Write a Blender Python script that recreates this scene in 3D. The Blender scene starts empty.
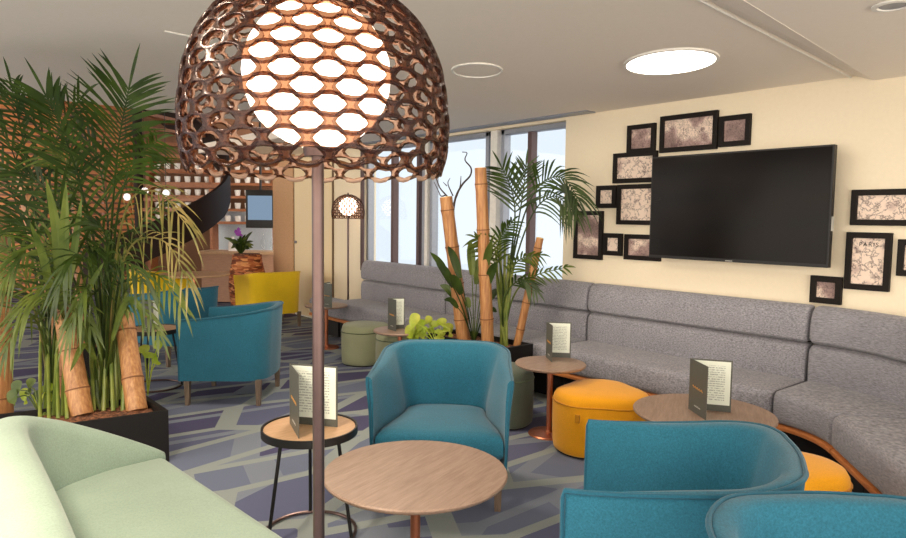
import bpy, bmesh, math, random
from mathutils import Vector, Matrix
random.seed(7)
PI = math.pi
C = bpy.context.scene.collection
sc = bpy.context.scene

# ------------------------------------------------------------------ camera frame
EYE = 1.45
FOC = 664.7
PITCH, ROLL, YAW = math.radians(4.326), math.radians(0.7223), math.radians(49.66)
DD = (math.cos(YAW), -math.sin(YAW))
NN = (math.sin(YAW), math.cos(YAW))
cp, sp = math.cos(PITCH), math.sin(PITCH)
cr, sr = math.cos(ROLL), math.sin(ROLL)
_right = Vector((1, 0, 0)); _down = Vector((0, -sp, -cp)); AX_F = Vector((0, cp, -sp))
AX_R = cr*_right - sr*_down
AX_D = sr*_right + cr*_down
def cw(X, Y, z=0.0):
    """view-aligned ground coordinates (X right, Y ahead) -> room coordinates (x along the long wall, y towards it)"""
    return Vector((X*DD[0] + Y*DD[1], X*NN[0] + Y*NN[1], z))
def _ray(px, py):
    return AX_R*((px-453)/FOC) + AX_D*((py-269)/FOC) + AX_F
def on(px, py, z):
    r = _ray(px, py); t = (z-EYE)/r.z
    return cw(r.x*t, r.y*t, z)
def at(px, py, Y):
    r = _ray(px, py); t = Y/r.y
    return cw(r.x*t, Y, EYE + r.z*t)

# ------------------------------------------------------------------ materials
def srgb(r, g, b):
    f = lambda c: ((c/255+0.055)/1.055)**2.4 if c/255 > 0.04045 else c/255/12.92
    return (f(r), f(g), f(b), 1)
class NT:
    def __init__(s, name):
        s.m = bpy.data.materials.new(name); s.m.use_nodes = True
        s.t = s.m.node_tree; s.n = s.t.nodes
        s.b = s.n['Principled BSDF']; s.out = s.n['Material Output']
    def new(s, typ, **kw):
        n = s.n.new(typ)
        for k, v in kw.items(): setattr(n, k, v)
        return n
    def l(s, a, b): s.t.links.new(a, b)
    def coords(s, scale=(1,1,1), rot=(0,0,0), kind='Object'):
        tc = s.new('ShaderNodeTexCoord'); mp = s.new('ShaderNodeMapping')
        mp.inputs['Scale'].default_value = scale; mp.inputs['Rotation'].default_value = rot
        s.l(tc.outputs[kind], mp.inputs['Vector']); return mp.outputs['Vector']
    def noise(s, vec, scale, detail=3, rough=.5):
        n = s.new('ShaderNodeTexNoise'); n.inputs['Scale'].default_value = scale
        n.inputs['Detail'].default_value = detail; n.inputs['Roughness'].default_value = rough
        s.l(vec, n.inputs['Vector']); return n
    def ramp(s, fac, stops, interp='LINEAR'):
        r = s.new('ShaderNodeValToRGB'); r.color_ramp.interpolation = interp
        e = r.color_ramp.elements
        while len(e) < len(stops): e.new(.5)
        for k, (p, c) in enumerate(stops): e[k].position = p; e[k].color = c
        s.l(fac, r.inputs['Fac']); return r.outputs['Color']
    def bump(s, h, strength=.3, dist=.002):
        b = s.new('ShaderNodeBump'); b.inputs['Strength'].default_value = strength
        b.inputs['Distance'].default_value = dist
        s.l(h, b.inputs['Height']); s.l(b.outputs['Normal'], s.b.inputs['Normal'])
def sc4(c, k): return (min(1, c[0]*k), min(1, c[1]*k), min(1, c[2]*k), 1)
def plain(name, col, rough=.5, metal=0.0, spec=.5, var=1.0):
    t = NT(name); t.b.inputs['Base Color'].default_value = col
    t.b.inputs['Roughness'].default_value = rough; t.b.inputs['Metallic'].default_value = metal
    t.b.inputs['Specular IOR Level'].default_value = spec
    n = t.noise(t.coords(), 40, 2)
    t.l(t.ramp(n.outputs['Fac'], [(.3, sc4(col, 1-.06*var)), (.7, sc4(col, 1+.05*var))]), t.b.inputs['Base Color'])
    return t.m
def fabric(name, col, contrast=.18, scale=170, stretch=(1,1,1), sheen=.2):
    t = NT(name)
    v = t.coords(stretch)
    n = t.noise(v, scale, 3, .7)
    n2 = t.noise(t.coords(), 5, 2)
    c = t.ramp(n.outputs['Fac'], [(.3, sc4(col, 1-contrast)), (.7, sc4(col, 1+contrast))])
    mx = t.new('ShaderNodeMix', data_type='RGBA', blend_type='MULTIPLY'); mx.inputs['Factor'].default_value = 1
    t.l(c, mx.inputs['A']); t.l(t.ramp(n2.outputs['Fac'], [(.3, (.9,.9,.9,1)), (.7, (1,1,1,1))]), mx.inputs['B'])
    t.l(mx.outputs['Result'], t.b.inputs['Base Color'])
    t.b.inputs['Roughness'].default_value = .92; t.b.inputs['Specular IOR Level'].default_value = .15
    t.b.inputs['Sheen Weight'].default_value = sheen; t.b.inputs['Sheen Roughness'].default_value = .5
    t.bump(n.outputs['Fac'], .35, .0015)
    return t.m
def wood(name, c1, c2, stretch=(2, 30, 30), rough=.45, scale=3):
    t = NT(name)
    n = t.noise(t.coords(stretch), scale, 5, .65)
    t.l(t.ramp(n.outputs['Fac'], [(.3, c1), (.7, c2)]), t.b.inputs['Base Color'])
    t.b.inputs['Roughness'].default_value = rough
    t.bump(n.outputs['Fac'], .1, .001)
    return t.m
def leafmat(name, c1, c2, trans=.35):
    t = NT(name)
    n = t.noise(t.coords(), 6, 3)
    c = t.ramp(n.outputs['Fac'], [(.35, c1), (.65, c2)])
    t.l(c, t.b.inputs['Base Color']); t.b.inputs['Roughness'].default_value = .42
    tr = t.new('ShaderNodeBsdfTranslucent'); t.l(c, tr.inputs['Color'])
    mx = t.new('ShaderNodeMixShader'); mx.inputs['Fac'].default_value = trans
    t.l(t.b.outputs[0], mx.inputs[1]); t.l(tr.outputs[0], mx.inputs[2]); t.l(mx.outputs[0], t.out.inputs['Surface'])
    return t.m
def emis(name, col, strength):
    t = NT(name)
    e = t.new('ShaderNodeEmission'); e.inputs['Color'].default_value = col; e.inputs['Strength'].default_value = strength
    t.l(e.outputs[0], t.out.inputs['Surface'])
    return t.m

M = {}
M['teal'] = fabric('teal_wool', srgb(42, 104, 127), .26)
M['teal_piping'] = fabric('teal_piping', srgb(36, 92, 114), .15)
M['yellow_chair'] = fabric('mustard_wool', srgb(226, 190, 34), .12)
M['grey'] = fabric('grey_weave', srgb(146, 145, 153), .5, 75, (1, 1, 2.0))
M['grey_streak'] = fabric('grey_streak_weave', srgb(146, 145, 153), .5, 40, (1.0, 1.0, 9))
M['dark_piping'] = fabric('dark_piping', srgb(48, 52, 62), .1)
M['mint'] = fabric('mint_wool', srgb(146, 166, 150), .12, 190)
M['orange'] = fabric('amber_felt', srgb(240, 166, 30), .08)
M['olive'] = fabric('olive_felt', srgb(146, 150, 120), .1)
M['dgreen'] = fabric('moss_felt', srgb(92, 102, 88), .12)
M['seam_y'] = fabric('amber_seam', srgb(196, 130, 20), .05)
M['seam_g'] = fabric('green_seam', srgb(84, 96, 70), .05)
M['table_wood'] = wood('taupe_oak', srgb(136, 112, 96), srgb(166, 140, 122), (30, 2.5, 30))
M['inset_wood'] = wood('honey_oak', srgb(190, 150, 112), srgb(214, 176, 138), (20, 2.5, 20))
M['plinth_wood'] = wood('orange_beech', srgb(190, 112, 58), srgb(214, 138, 78), (6, 6, 40))
M['leg_wood'] = wood('bronze_ash', srgb(92, 78, 66), srgb(122, 104, 88), (20, 20, 3))
M['stair_wood'] = wood('stair_oak', srgb(132, 78, 44), srgb(170, 104, 60), (10, 10, 10))
M['slat_wood'] = wood('slat_cedar', srgb(196, 116, 62), srgb(228, 150, 88), (4, 4, 30))
M['bar_wood'] = wood('bar_front_wood', srgb(176, 132, 104), srgb(198, 154, 124), (3, 3, 20))
M['copper'] = plain('brushed_copper', srgb(196, 124, 92), .35, .85)
M['copper_pole'] = plain('pale_copper', srgb(98, 80, 77), .3, .75)
M['black'] = plain('black_metal', srgb(26, 25, 26), .45, .2)
M['planter'] = plain('charcoal_planter', srgb(24, 22, 22), .6, 0, .25)
M['frame'] = plain('black_frame_wood', srgb(22, 15, 12), .55, 0, .2)
M['dark_base'] = plain('charcoal_base', srgb(26, 24, 26), .8)  # even near-black colour of sofa bases, back frames and pouf feet
M['alu'] = plain('grey_aluminium', srgb(150, 154, 164), .45, .5)
M['mullion'] = plain('brown_mullion', srgb(92, 72, 72), .5, .2)
M['wall'] = plain('cream_paint', srgb(240, 228, 203), .85, 0, .2, .25)
M['wallpanel'] = plain('cream_panel', srgb(238, 220, 184), .7, 0, .3, .3)
M['ceil'] = plain('ceiling_paint', srgb(242, 234, 224), .9, 0, .2, .2)
M['white'] = plain('white_trim', srgb(238, 236, 230), .5)
M['brownwall'] = plain('brown_plaster', srgb(120, 84, 60), .8)
M['barwall'] = plain('pale_blue_plaster', srgb(214, 226, 236), .7)
M['stringer'] = plain('dark_bronze_steel', srgb(36, 22, 17), .6, 0, .2)
M['seam'] = plain('panel_seam', srgb(120, 100, 78), .8)
M['cover'] = plain('menu_cover', srgb(84, 86, 80), .45)
M['gold'] = plain('gold_foil', srgb(214, 158, 86), .35, .5)
M['silver'] = plain('silver_foil', srgb(190, 190, 184), .35, .4)
M['cup'] = plain('white_china', srgb(242, 240, 236), .25)
M['branch'] = plain('dark_bark', srgb(62, 52, 48), .8)
M['stem'] = leafmat('palm_stem_green', srgb(104, 124, 50), srgb(146, 152, 70), .1)
M['leaf_dark'] = leafmat('palm_leaf_dark', srgb(34, 54, 16), srgb(66, 88, 28))
M['leaf_mid'] = leafmat('palm_leaf_mid', srgb(66, 88, 32), srgb(112, 126, 52))
M['leaf_yel'] = leafmat('palm_leaf_yellow', srgb(110, 112, 50), srgb(178, 156, 96))
M['leaf_lime'] = leafmat('lime_leaf', srgb(150, 176, 40), srgb(206, 208, 90))
M['leaf_purple'] = leafmat('purple_petal', srgb(150, 60, 170), srgb(190, 110, 210))
M['downlight'] = emis('downlight_disc', (1, .93, .82, 1), 9)
M['globe'] = emis('opal_globe', (1, .80, .66, 1), 3.8)
M['pendant'] = emis('pendant_glow', (1, .92, .84, 1), 1.1)

def bamboo_mat():
    t = NT('dry_bamboo')
    n = t.noise(t.coords((18, 18, 1.2)), 4, 4, .6)
    t.l(t.ramp(n.outputs['Fac'], [(.25, srgb(128, 80, 44)), (.5, srgb(166, 116, 70)), (.75, srgb(194, 148, 96))]), t.b.inputs['Base Color'])
    t.b.inputs['Roughness'].default_value = .45
    return t.m
M['bamboo'] = bamboo_mat()
M['node'] = plain('bamboo_node', srgb(112, 70, 38), .7)
M['bamboo_cut'] = plain('bamboo_cut_end', srgb(226, 196, 130), .7)
def soil_mat():
    t = NT('bark_mulch'); n = t.noise(t.coords(), 45, 4)
    t.l(t.ramp(n.outputs['Fac'], [(.35, srgb(70, 44, 30)), (.65, srgb(150, 100, 70))]), t.b.inputs['Base Color'])
    t.b.inputs['Roughness'].default_value = 1; t.bump(n.outputs['Fac'], 1, .02)
    return t.m
M['soil'] = soil_mat()
def carpet_mat():
    t = NT('patterned_carpet')
    def edges(scale, rot, stretch):
        v = t.coords(stretch, (0, 0, rot))
        vo = t.new('ShaderNodeTexVoronoi', feature='DISTANCE_TO_EDGE', voronoi_dimensions='2D')
        vo.inputs['Scale'].default_value = scale; t.l(v, vo.inputs['Vector']); return vo, v
    e1, v1 = edges(2.7, .35, (1, .42, 1))
    c1 = t.new('ShaderNodeTexVoronoi', feature='F1', voronoi_dimensions='2D'); c1.inputs['Scale'].default_value = 2.7
    t.l(v1, c1.inputs['Vector'])
    sep = t.new('ShaderNodeSeparateColor'); t.l(c1.outputs['Color'], sep.inputs['Color'])
    cell = t.ramp(sep.outputs['Red'], [(0, srgb(118, 126, 148)), (.4, srgb(106, 110, 138)), (.68, srgb(90, 88, 118))], 'CONSTANT')
    e2, v2 = edges(2.3, -1.0, (1, .36, 1))
    inner = t.ramp(e2.outputs['Distance'], [(0, (1,1,1,1)), (.075, (0,0,0,1))], 'CONSTANT')
    mx0 = t.new('ShaderNodeMix', data_type='RGBA'); t.l(inner, mx0.inputs['Factor']); t.l(cell, mx0.inputs['A']); mx0.inputs['B'].default_value = srgb(136, 144, 158)
    band = t.ramp(e1.outputs['Distance'], [(0, (1,1,1,1)), (.085, (0,0,0,1))], 'CONSTANT')
    mx = t.new('ShaderNodeMix', data_type='RGBA'); t.l(band, mx.inputs['Factor']); t.l(mx0.outputs['Result'], mx.inputs['A']); mx.inputs['B'].default_value = srgb(156, 164, 162)
    n = t.noise(t.coords(), 260, 2, .7)
    m2 = t.new('ShaderNodeMix', data_type='RGBA', blend_type='MULTIPLY'); m2.inputs['Factor'].default_value = 1
    t.l(mx.outputs['Result'], m2.inputs['A']); t.l(t.ramp(n.outputs['Fac'], [(.3, (.78,.78,.78,1)), (.7, (1,1,1,1))]), m2.inputs['B'])
    t.l(m2.outputs['Result'], t.b.inputs['Base Color'])
    t.b.inputs['Roughness'].default_value = 1; t.b.inputs['Specular IOR Level'].default_value = .05
    t.bump(n.outputs['Fac'], .4, .003)
    return t.m
M['carpet'] = carpet_mat()
def glass_mat():
    t = NT('window_glass')
    g = t.new('ShaderNodeBsdfGlossy'); g.inputs['Roughness'].default_value = .02
    tr = t.new('ShaderNodeBsdfTransparent'); tr.inputs['Color'].default_value = (.97, .99, 1, 1)
    mx = t.new('ShaderNodeMixShader'); mx.inputs['Fac'].default_value = .05; t.l(tr.outputs[0], mx.inputs[1]); t.l(g.outputs[0], mx.inputs[2])
    t.l(mx.outputs[0], t.out.inputs['Surface'])
    return t.m
M['glass'] = glass_mat()
def shade_mat():
    return tinted('tinted_copper_lattice', srgb(54, 36, 33), .26, .4, .36)
def tinted(name, col, rough, metal, fac):
    t = NT(name)
    t.b.inputs['Base Color'].default_value = col; t.b.inputs['Roughness'].default_value = rough
    t.b.inputs['Metallic'].default_value = metal
    tr = t.new('ShaderNodeBsdfTransparent'); tr.inputs['Color'].default_value = (1, .72, .52, 1)
    mx = t.new('ShaderNodeMixShader'); mx.inputs['Fac'].default_value = fac
    t.l(t.b.outputs[0], mx.inputs[1]); t.l(tr.outputs[0], mx.inputs[2]); t.l(mx.outputs[0], t.out.inputs['Surface'])
    return t.m
M['shade'] = shade_mat()
M['shade_in'] = tinted('lattice_inner_cream', srgb(214, 184, 160), .4, 0, .6)
def screen_mat():
    t = NT('tv_screen'); t.b.inputs['Base Color'].default_value = srgb(16, 12, 11)
    t.b.inputs['Roughness'].default_value = .16
    t.b.inputs['Specular IOR Level'].default_value = .12
    n = t.noise(t.coords((1, 1, 3)), 2, 3)
    t.l(t.ramp(n.outputs['Fac'], [(.4, srgb(14, 11, 10)), (.8, srgb(26, 18, 15))]), t.b.inputs['Base Color'])
    return t.m
M['screen'] = screen_mat()
M['barscreen'] = emis('bar_screen_picture', srgb(150, 175, 200), .6)
def art_mat(i, kind):
    t = NT('sepia_print_%d' % i)
    v = t.coords((1, 1, 1)); ad = t.new('ShaderNodeVectorMath', operation='ADD'); t.l(v, ad.inputs[0])
    ad.inputs[1].default_value = (i*1.7, 0, i*.9); v = ad.outputs[0]
    paper, ink, mid = srgb(236, 216, 200), srgb(72, 50, 54), srgb(176, 148, 142)
    n = t.noise(v, 14, 4, .6)
    n0 = t.noise(v, 5, 2, .5)
    base = t.ramp(n0.outputs['Fac'], [(.40, sc4(mid, .6)), (.52, mid), (.60, paper)] if kind == 'photo' else [(.3, mid), (.42, paper)])
    vo = t.new('ShaderNodeTexVoronoi', feature='DISTANCE_TO_EDGE'); vo.inputs['Scale'].default_value = 10 if kind == 'map' else 24
    dn = t.noise(v, 7, 4, .7); ds = t.new('ShaderNodeVectorMath', operation='SCALE'); ds.inputs['Scale'].default_value = .35; t.l(dn.outputs['Color'], ds.inputs[0])
    d2 = t.new('ShaderNodeVectorMath', operation='ADD'); t.l(v, d2.inputs[0]); t.l(ds.outputs[0], d2.inputs[1]); t.l(d2.outputs[0], vo.inputs['Vector'])
    ln = t.ramp(vo.outputs['Distance'], [(0, (.85,.85,.85,1)), (.03, (.4,.4,.4,1)), (.09, (0,0,0,1))])
    n3 = t.noise(v, 9, 5, .7)
    blot = t.ramp(n3.outputs['Fac'], [(.56, (0,0,0,1)), (.66, (.8,.8,.8,1))])
    mx = t.new('ShaderNodeMix', data_type='RGBA'); t.l(ln, mx.inputs['Factor']); t.l(base, mx.inputs['A']); mx.inputs['B'].default_value = ink
    m2 = t.new('ShaderNodeMix', data_type='RGBA'); t.l(blot, m2.inputs['Factor']); t.l(mx.outputs['Result'], m2.inputs['A']); m2.inputs['B'].default_value = sc4(ink, 1.6)
    t.l(m2.outputs['Result'], t.b.inputs['Base Color']); t.b.inputs['Roughness'].default_value = .6
    return t.m
def page_mat():
    t = NT('printed_menu_page')
    tc = t.new('ShaderNodeTexCoord'); sx = t.new('ShaderNodeSeparateXYZ'); t.l(tc.outputs['UV'], sx.inputs[0])
    w = t.new('ShaderNodeMath', operation='MULTIPLY'); w.inputs[1].default_value = 19; t.l(sx.outputs['Y'], w.inputs[0])
    fr = t.new('ShaderNodeMath', operation='FRACT'); t.l(w.outputs[0], fr.inputs[0])
    lines = t.ramp(fr.outputs[0], [(0, (1,1,1,1)), (.42, (0,0,0,1))], 'CONSTANT')
    mp = t.new('ShaderNodeMapping'); mp.inputs['Scale'].default_value = (22, 19, 1); t.l(tc.outputs['UV'], mp.inputs['Vector'])
    n = t.noise(mp.outputs['Vector'], 1.2, 2)
    words = t.ramp(n.outputs['Fac'], [(.42, (0,0,0,1)), (.5, (1,1,1,1))])
    def win(sock, a, b):
        return t.ramp(sock, [(0, (0,0,0,1)), (a, (1,1,1,1)), (b, (0,0,0,1))], 'CONSTANT')
    k = lines
    for o in (words, win(sx.outputs['X'], .14, .86), win(sx.outputs['Y'], .1, .9)):
        mm = t.new('ShaderNodeMix', data_type='RGBA', blend_type='MULTIPLY'); mm.inputs['Factor'].default_value = 1
        t.l(k, mm.inputs['A']); t.l(o, mm.inputs['B']); k = mm.outputs['Result']
    mx = t.new('ShaderNodeMix', data_type='RGBA'); t.l(k, mx.inputs['Factor'])
    mx.inputs['A'].default_value = srgb(228, 236, 224); mx.inputs['B'].default_value = srgb(168, 174, 168)
    t.l(mx.outputs['Result'], t.b.inputs['Base Color']); t.b.inputs['Roughness'].default_value = .7
    return t.m
M['page'] = page_mat()
def weave_mat():
    t = NT('driftwood_chips')
    v = t.coords((7, 7, 26)); vo = t.new('ShaderNodeTexVoronoi'); vo.inputs['Scale'].default_value = 1.5; t.l(v, vo.inputs['Vector'])
    sp_ = t.new('ShaderNodeSeparateColor'); t.l(vo.outputs['Color'], sp_.inputs['Color'])
    t.l(t.ramp(sp_.outputs['Red'], [(.1, srgb(96, 44, 22)), (.6, srgb(176, 92, 48)), (.95, srgb(226, 158, 100))]), t.b.inputs['Base Color'])
    t.bump(vo.outputs['Distance'], .8, .02); t.b.inputs['Roughness'].default_value = .6
    return t.m
M['chips'] = weave_mat()

# ------------------------------------------------------------------ mesh helpers
class MB:
    def __init__(s): s.v = []; s.f = []; s.mi = []; s.uv = {}
    def add(s, vs, fs, mi=0):
        o = len(s.v); s.v += [tuple(p) for p in vs]
        for f in fs: s.f.append(tuple(o+i for i in f)); s.mi.append(mi)
        return o
    def box(s, c, size, rz=0, mi=0):
        x, y, z = (k/2 for k in size); ca, sa = math.cos(rz), math.sin(rz)
        vs = []
        for dx, dy, dz in ((-x,-y,-z),(x,-y,-z),(x,y,-z),(-x,y,-z),(-x,-y,z),(x,-y,z),(x,y,z),(-x,y,z)):
            vs.append((c[0]+dx*ca-dy*sa, c[1]+dx*sa+dy*ca, c[2]+dz))
        s.add(vs, [(0,3,2,1),(4,5,6,7),(0,1,5,4),(1,2,6,5),(2,3,7,6),(3,0,4,7)], mi); return s
    def tube(s, pts, r, n=10, cap=True, mi=0):
        pts = [Vector(p) for p in pts]
        rr = r if isinstance(r, (list, tuple)) else [r]*len(pts)
        o = len(s.v); vs = []; fs = []; up = None
        for i, p in enumerate(pts):
            t = (pts[min(i+1, len(pts)-1)] - pts[max(i-1, 0)]).normalized()
            if up is None:
                up = Vector((0,0,1)) if abs(t.z) < .9 else Vector((1,0,0))
            a = t.cross(up).normalized(); up = a.cross(t).normalized()
            for k in range(n):
                th = 2*PI*k/n
                vs.append(p + (a*math.cos(th) + up*math.sin(th))*rr[i])
        for i in range(len(pts)-1):
            for k in range(n):
                k2 = (k+1) % n
                fs.append((i*n+k, i*n+k2, (i+1)*n+k2, (i+1)*n+k))
        if cap:
            fs.append(tuple(range(n-1, -1, -1))); fs.append(tuple((len(pts)-1)*n+k for k in range(n)))
        s.add(vs, fs, mi); return s
    def lathe(s, prof, n=32, c=(0,0,0), sy=1.0, mi=0):
        vs = []; fs = []; m = len(prof)
        for r, z in prof:
            for k in range(n):
                th = 2*PI*k/n
                vs.append((c[0]+r*math.cos(th), c[1]+r*sy*math.sin(th), c[2]+z))
        for i in range(m-1):
            for k in range(n):
                k2 = (k+1) % n
                fs.append((i*n+k, i*n+k2, (i+1)*n+k2, (i+1)*n+k))
        fs.append(tuple(range(n-1, -1, -1))); fs.append(tuple((m-1)*n+k for k in range(n)))
        s.add(vs, fs, mi); return s
    def loops(s, rings, mi=0, caps=True):
        n = len(rings[0]); vs = [p for r in rings for p in r]; fs = []
        for i in range(len(rings)-1):
            for k in range(n):
                k2 = (k+1) % n
                fs.append((i*n+k, i*n+k2, (i+1)*n+k2, (i+1)*n+k))
        if caps:
            fs.append(tuple(range(n-1, -1, -1))); fs.append(tuple((len(rings)-1)*n+k for k in range(n)))
        s.add(vs, fs, mi); return s
    def build(s, name, mat, parent=None, smooth=True, bevel=0, seg=2, loc=None, base=None, angle=40):
        me = bpy.data.meshes.new(name)
        vs = s.v if base is None else [(p[0]-base[0], p[1]-base[1], p[2]-base[2]) for p in s.v]
        me.from_pydata(vs, [], s.f)
        mats = mat if isinstance(mat, list) else [mat]
        for m in mats: me.materials.append(m)
        for p, i in zip(me.polygons, s.mi): p.material_index = i
        bm = bmesh.new(); bm.from_mesh(me); bmesh.ops.recalc_face_normals(bm, faces=bm.faces[:]); bm.to_mesh(me); bm.free()
        if smooth:
            for p in me.polygons: p.use_smooth = True
            me.set_sharp_from_angle(angle=math.radians(angle))
        o = bpy.data.objects.new(name, me); C.objects.link(o)
        if parent is not None: o.parent = parent
        if loc is not None: o.location = loc
        if bevel:
            b = o.modifiers.new('edge', 'BEVEL'); b.width = bevel; b.segments = seg; b.limit_method = 'ANGLE'; b.angle_limit = math.radians(35)
        return o
def tag(o, label=None, cat=None, group=None, kind=None):
    if label: o['label'] = label
    if cat: o['category'] = cat
    if group: o['group'] = group
    if kind: o['kind'] = kind
    return o
def thing(name, label, cat, loc=(0,0,0), rz=0, group=None):
    o = bpy.data.objects.new(name, None); C.objects.link(o); o.empty_display_size = .1
    o.location = loc; o.rotation_euler = (0, 0, rz)
    return tag(o, label, cat, group)
def struct(name, mb, mat, smooth=False, bevel=0):
    return tag(mb.build(name, mat, smooth=smooth, bevel=bevel), kind='structure')
def copy_tree(o, parent=None):
    c = o.copy(); C.objects.link(c)
    if parent is not None: c.parent = parent
    for ch in list(o.children): copy_tree(ch, c)
    return c
def face_rz(fx, fy):
    v = cw(fx, fy); return math.atan2(v.x, -v.y)
def spline(pts, n):
    pts = [Vector(p) for p in pts]; P = [pts[0]*2-pts[1]] + pts + [pts[-1]*2-pts[-2]]
    out = []; m = len(pts)-1
    for i in range(n+1):
        u = i/n*m; k = min(int(u), m-1); t = u-k
        a, b, c, d = P[k], P[k+1], P[k+2], P[k+3]
        out.append(.5*((2*b)+(c-a)*t+(2*a-5*b+4*c-d)*t*t+(3*b-a-3*c+d)*t**3))
    return out
def smooth01(x): x = max(0, min(1, x)); return x*x*(3-2*x)

# ------------------------------------------------------------------ room
CEIL = 2.36
mb = MB(); mb.box((-6, 1.5, -.05), (20, 16, .1)); struct('floor', mb, M['carpet'])
WY = 4.60
U = lambda px: None
# window wall: openings between x=-7.2 and -3.92
mb = MB()
WX0, WX1, WZ0, WZ1 = -7.20, -3.90, .80, 2.33
mb.box(((WX1+1.5)/2, WY+.1, 1.25), (1.5-WX1, .2, 2.5))
mb.box(((WX0+WX1)/2, WY+.1, WZ0/2), (WX1-WX0, .2, WZ0))
mb.box(((WX0+WX1)/2, WY+.1, (WZ1+2.5)/2), (WX1-WX0, .2, 2.5-WZ1))
mb.box(((-9.72+WX0)/2, WY+.1, 1.8), (WX0+9.72, .2, 3.6))
struct('wall_back', mb, M['wall'])
bays = [(-7.20, -6.00, [-6.64, -6.13]), (-5.90, -4.95, []), (-4.77, -3.90, [-4.39])]
for i, (a, b, mull) in enumerate(bays):
    w = MB(); y = WY+.10
    t = .045
    w.box((a+t/2, y, (WZ0+WZ1)/2), (t, .09, WZ1-WZ0)); w.box((b-t/2, y, (WZ0+WZ1)/2), (t, .09, WZ1-WZ0))
    w.box(((a+b)/2, y, WZ0+t/2), (b-a, .09, t)); w.box(((a+b)/2, y, WZ1-.025), (b-a, .09, .05))
    fr = struct('window_%d' % (i+1), w, M['alu'], bevel=.004)
    for m_ in mull:
        q = MB(); q.box((m_, y, (WZ0+WZ1)/2), (.05, .08, WZ1-WZ0-.1)); q.build('mullion', M['mullion'], fr, smooth=False)
    q = MB(); q.box(((a+b)/2, y+.01, (WZ0+WZ1)/2), (b-a-.06, .008, WZ1-WZ0-.06)); q.build('pane', M['glass'], fr, smooth=False)
for i, (a, b) in enumerate(((-6.0, -5.90), (-4.95, -4.77))):
    q = MB(); q.box(((a+b)/2, WY+.11, (WZ0+WZ1)/2), ((b-a)*.5, .14, WZ1-WZ0)); struct('trim_%d' % (i+1), q, M['white'])
q = MB(); q.box((-7.2, WY-.005, (WZ0+WZ1)/2-.02), (.05, .03, WZ1-WZ0)); struct('trim_3', q, M['mullion'])
# ceiling: main field, gently stepped strip, lower field; it stops at the stair void
mb = MB()
def slab(mb, pts, z0, z1):
    n = len(pts); vs = [(x, y, z0) for x, y in pts] + [(x, y, z1) for x, y in pts]
    mb.add(vs, [tuple(range(n-1, -1, -1)), tuple(range(n, 2*n))] + [(k, (k+1) % n, n+(k+1) % n, n+k) for k in range(n)])
S0, S1 = (-1.25, -1.2), (-1.617, 4.7)
slab(mb, [(-6.2, -2.0), (S0[0], -2.0), S0, S1, (-1.6, 4.8), (-9.9, 4.8), (-9.9, 3.5), (-6.2, 3.5)], CEIL, CEIL+.12)
R0, R1 = (-.985, -1.2), (-1.497, 4.7)
ramp = [(S0[0], S0[1], CEIL+.008), (R0[0], R0[1], CEIL-.045), (R1[0], R1[1], CEIL-.04), (S1[0], S1[1], CEIL+.008)]
mb.add(ramp + [(x, y, CEIL+.1) for x, y, z in ramp], [(0,1,2,3), (7,6,5,4), (0,4,5,1), (1,5,6,2), (2,6,7,3), (3,7,4,0)])
slab(mb, [(R0[0], -2), (2.0, -2), (2.0, 4.8), R1, R0], CEIL-.04, CEIL+.12)
struct('ceiling', mb, M['ceil'])
q = MB(); q.box((-5.4, 4.50, CEIL-.004), (3.7, .12, .012)); struct('trim_4', q, M['alu'])
q = MB(); q.tube([(-1.25-.004, -1.2, CEIL-.002), (-1.617-.004, 4.6, CEIL-.002)], .006, 6); struct('trim_5', q, M['white'])
# flush service door in the cream wall left of the window
xa, xb = -9.02, -7.92
q = MB(); q.box(((xa+xb)/2, WY-.01, 1.17), (xb-xa, .03, 2.3)); d = struct('door_1', q, M['wallpanel'], bevel=.003)
q = MB(); q.tube([(xa+.06, WY-.025, 1.08), (xa+.06, WY-.045, 1.08)], .02, 12); q.build('door_lock', M['alu'], d)
for k, x in enumerate((xa, xb)):
    q = MB(); q.box((x, WY-.012, 1.17), (.012, .03, 2.3)); struct('trim_%d' % (6+k), q, M['seam'])
q = MB(); q.box((-9.36, WY-.02, 1.25), (.66, .05, 2.5)); struct('trim_8', q, M['inset_wood'])
q = MB(); q.box((-4.1, WY-.008, .05), (11.2, .016, .1)); struct('baseboard_back', q, M['white'])
# bar zone shell beyond the stair void
c0 = cw(-7.6, 13.2); mb = MB(); mb.box((c0.x, c0.y, 1.9), (8.8, .2, 3.8), YAW); struct('wall_bar', mb, M['brownwall'])
mb = MB(); slab(mb, [(-6.32, -4), (-6.2, -4), (-6.2, 3.5), (-6.32, 3.5)], CEIL+.12, 3.7); struct('wall_void', mb, M['brownwall'])
mb = MB(); slab(mb, [(-16, -6), (-6.2, -6), (-6.2, 4.8), (-9.7, 4.8), (-16, 4.8)], 3.7, 3.8); struct('ceiling_void', mb, M['brownwall'])

# ------------------------------------------------------------------ ceiling fittings
p = on(670, 61.5, CEIL)
t = thing('ceiling_light', 'large glowing round downlight set in the ceiling above the wall screen', 'ceiling light', (p.x, p.y, CEIL), YAW)
q = MB(); q.lathe([(.255, 0), (.255, -.010), (.238, -.012), (.236, 0)], 48, sy=1.22); q.build('trim_ring', M['white'], t)
q = MB(); q.lathe([(.235, 0), (.235, -.010), (.18, -.012)], 48, sy=1.22); q.build('diffuser', M['downlight'], t)
p = on(477, 70, CEIL)
t = thing('ceiling_speaker', 'round flush white speaker grille in the ceiling beside the lattice lamp', 'speaker', (p.x, p.y, CEIL), YAW)
q = MB(); q.lathe([(.158, 0), (.158, -.008), (.146, -.010), (.144, 0)], 40, sy=1.25); q.build('rim', M['white'], t)
q = MB(); q.lathe([(.143, 0), (.143, -.004), (.05, -.006)], 40, sy=1.25); q.build('grille', M['ceil'], t)
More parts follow.
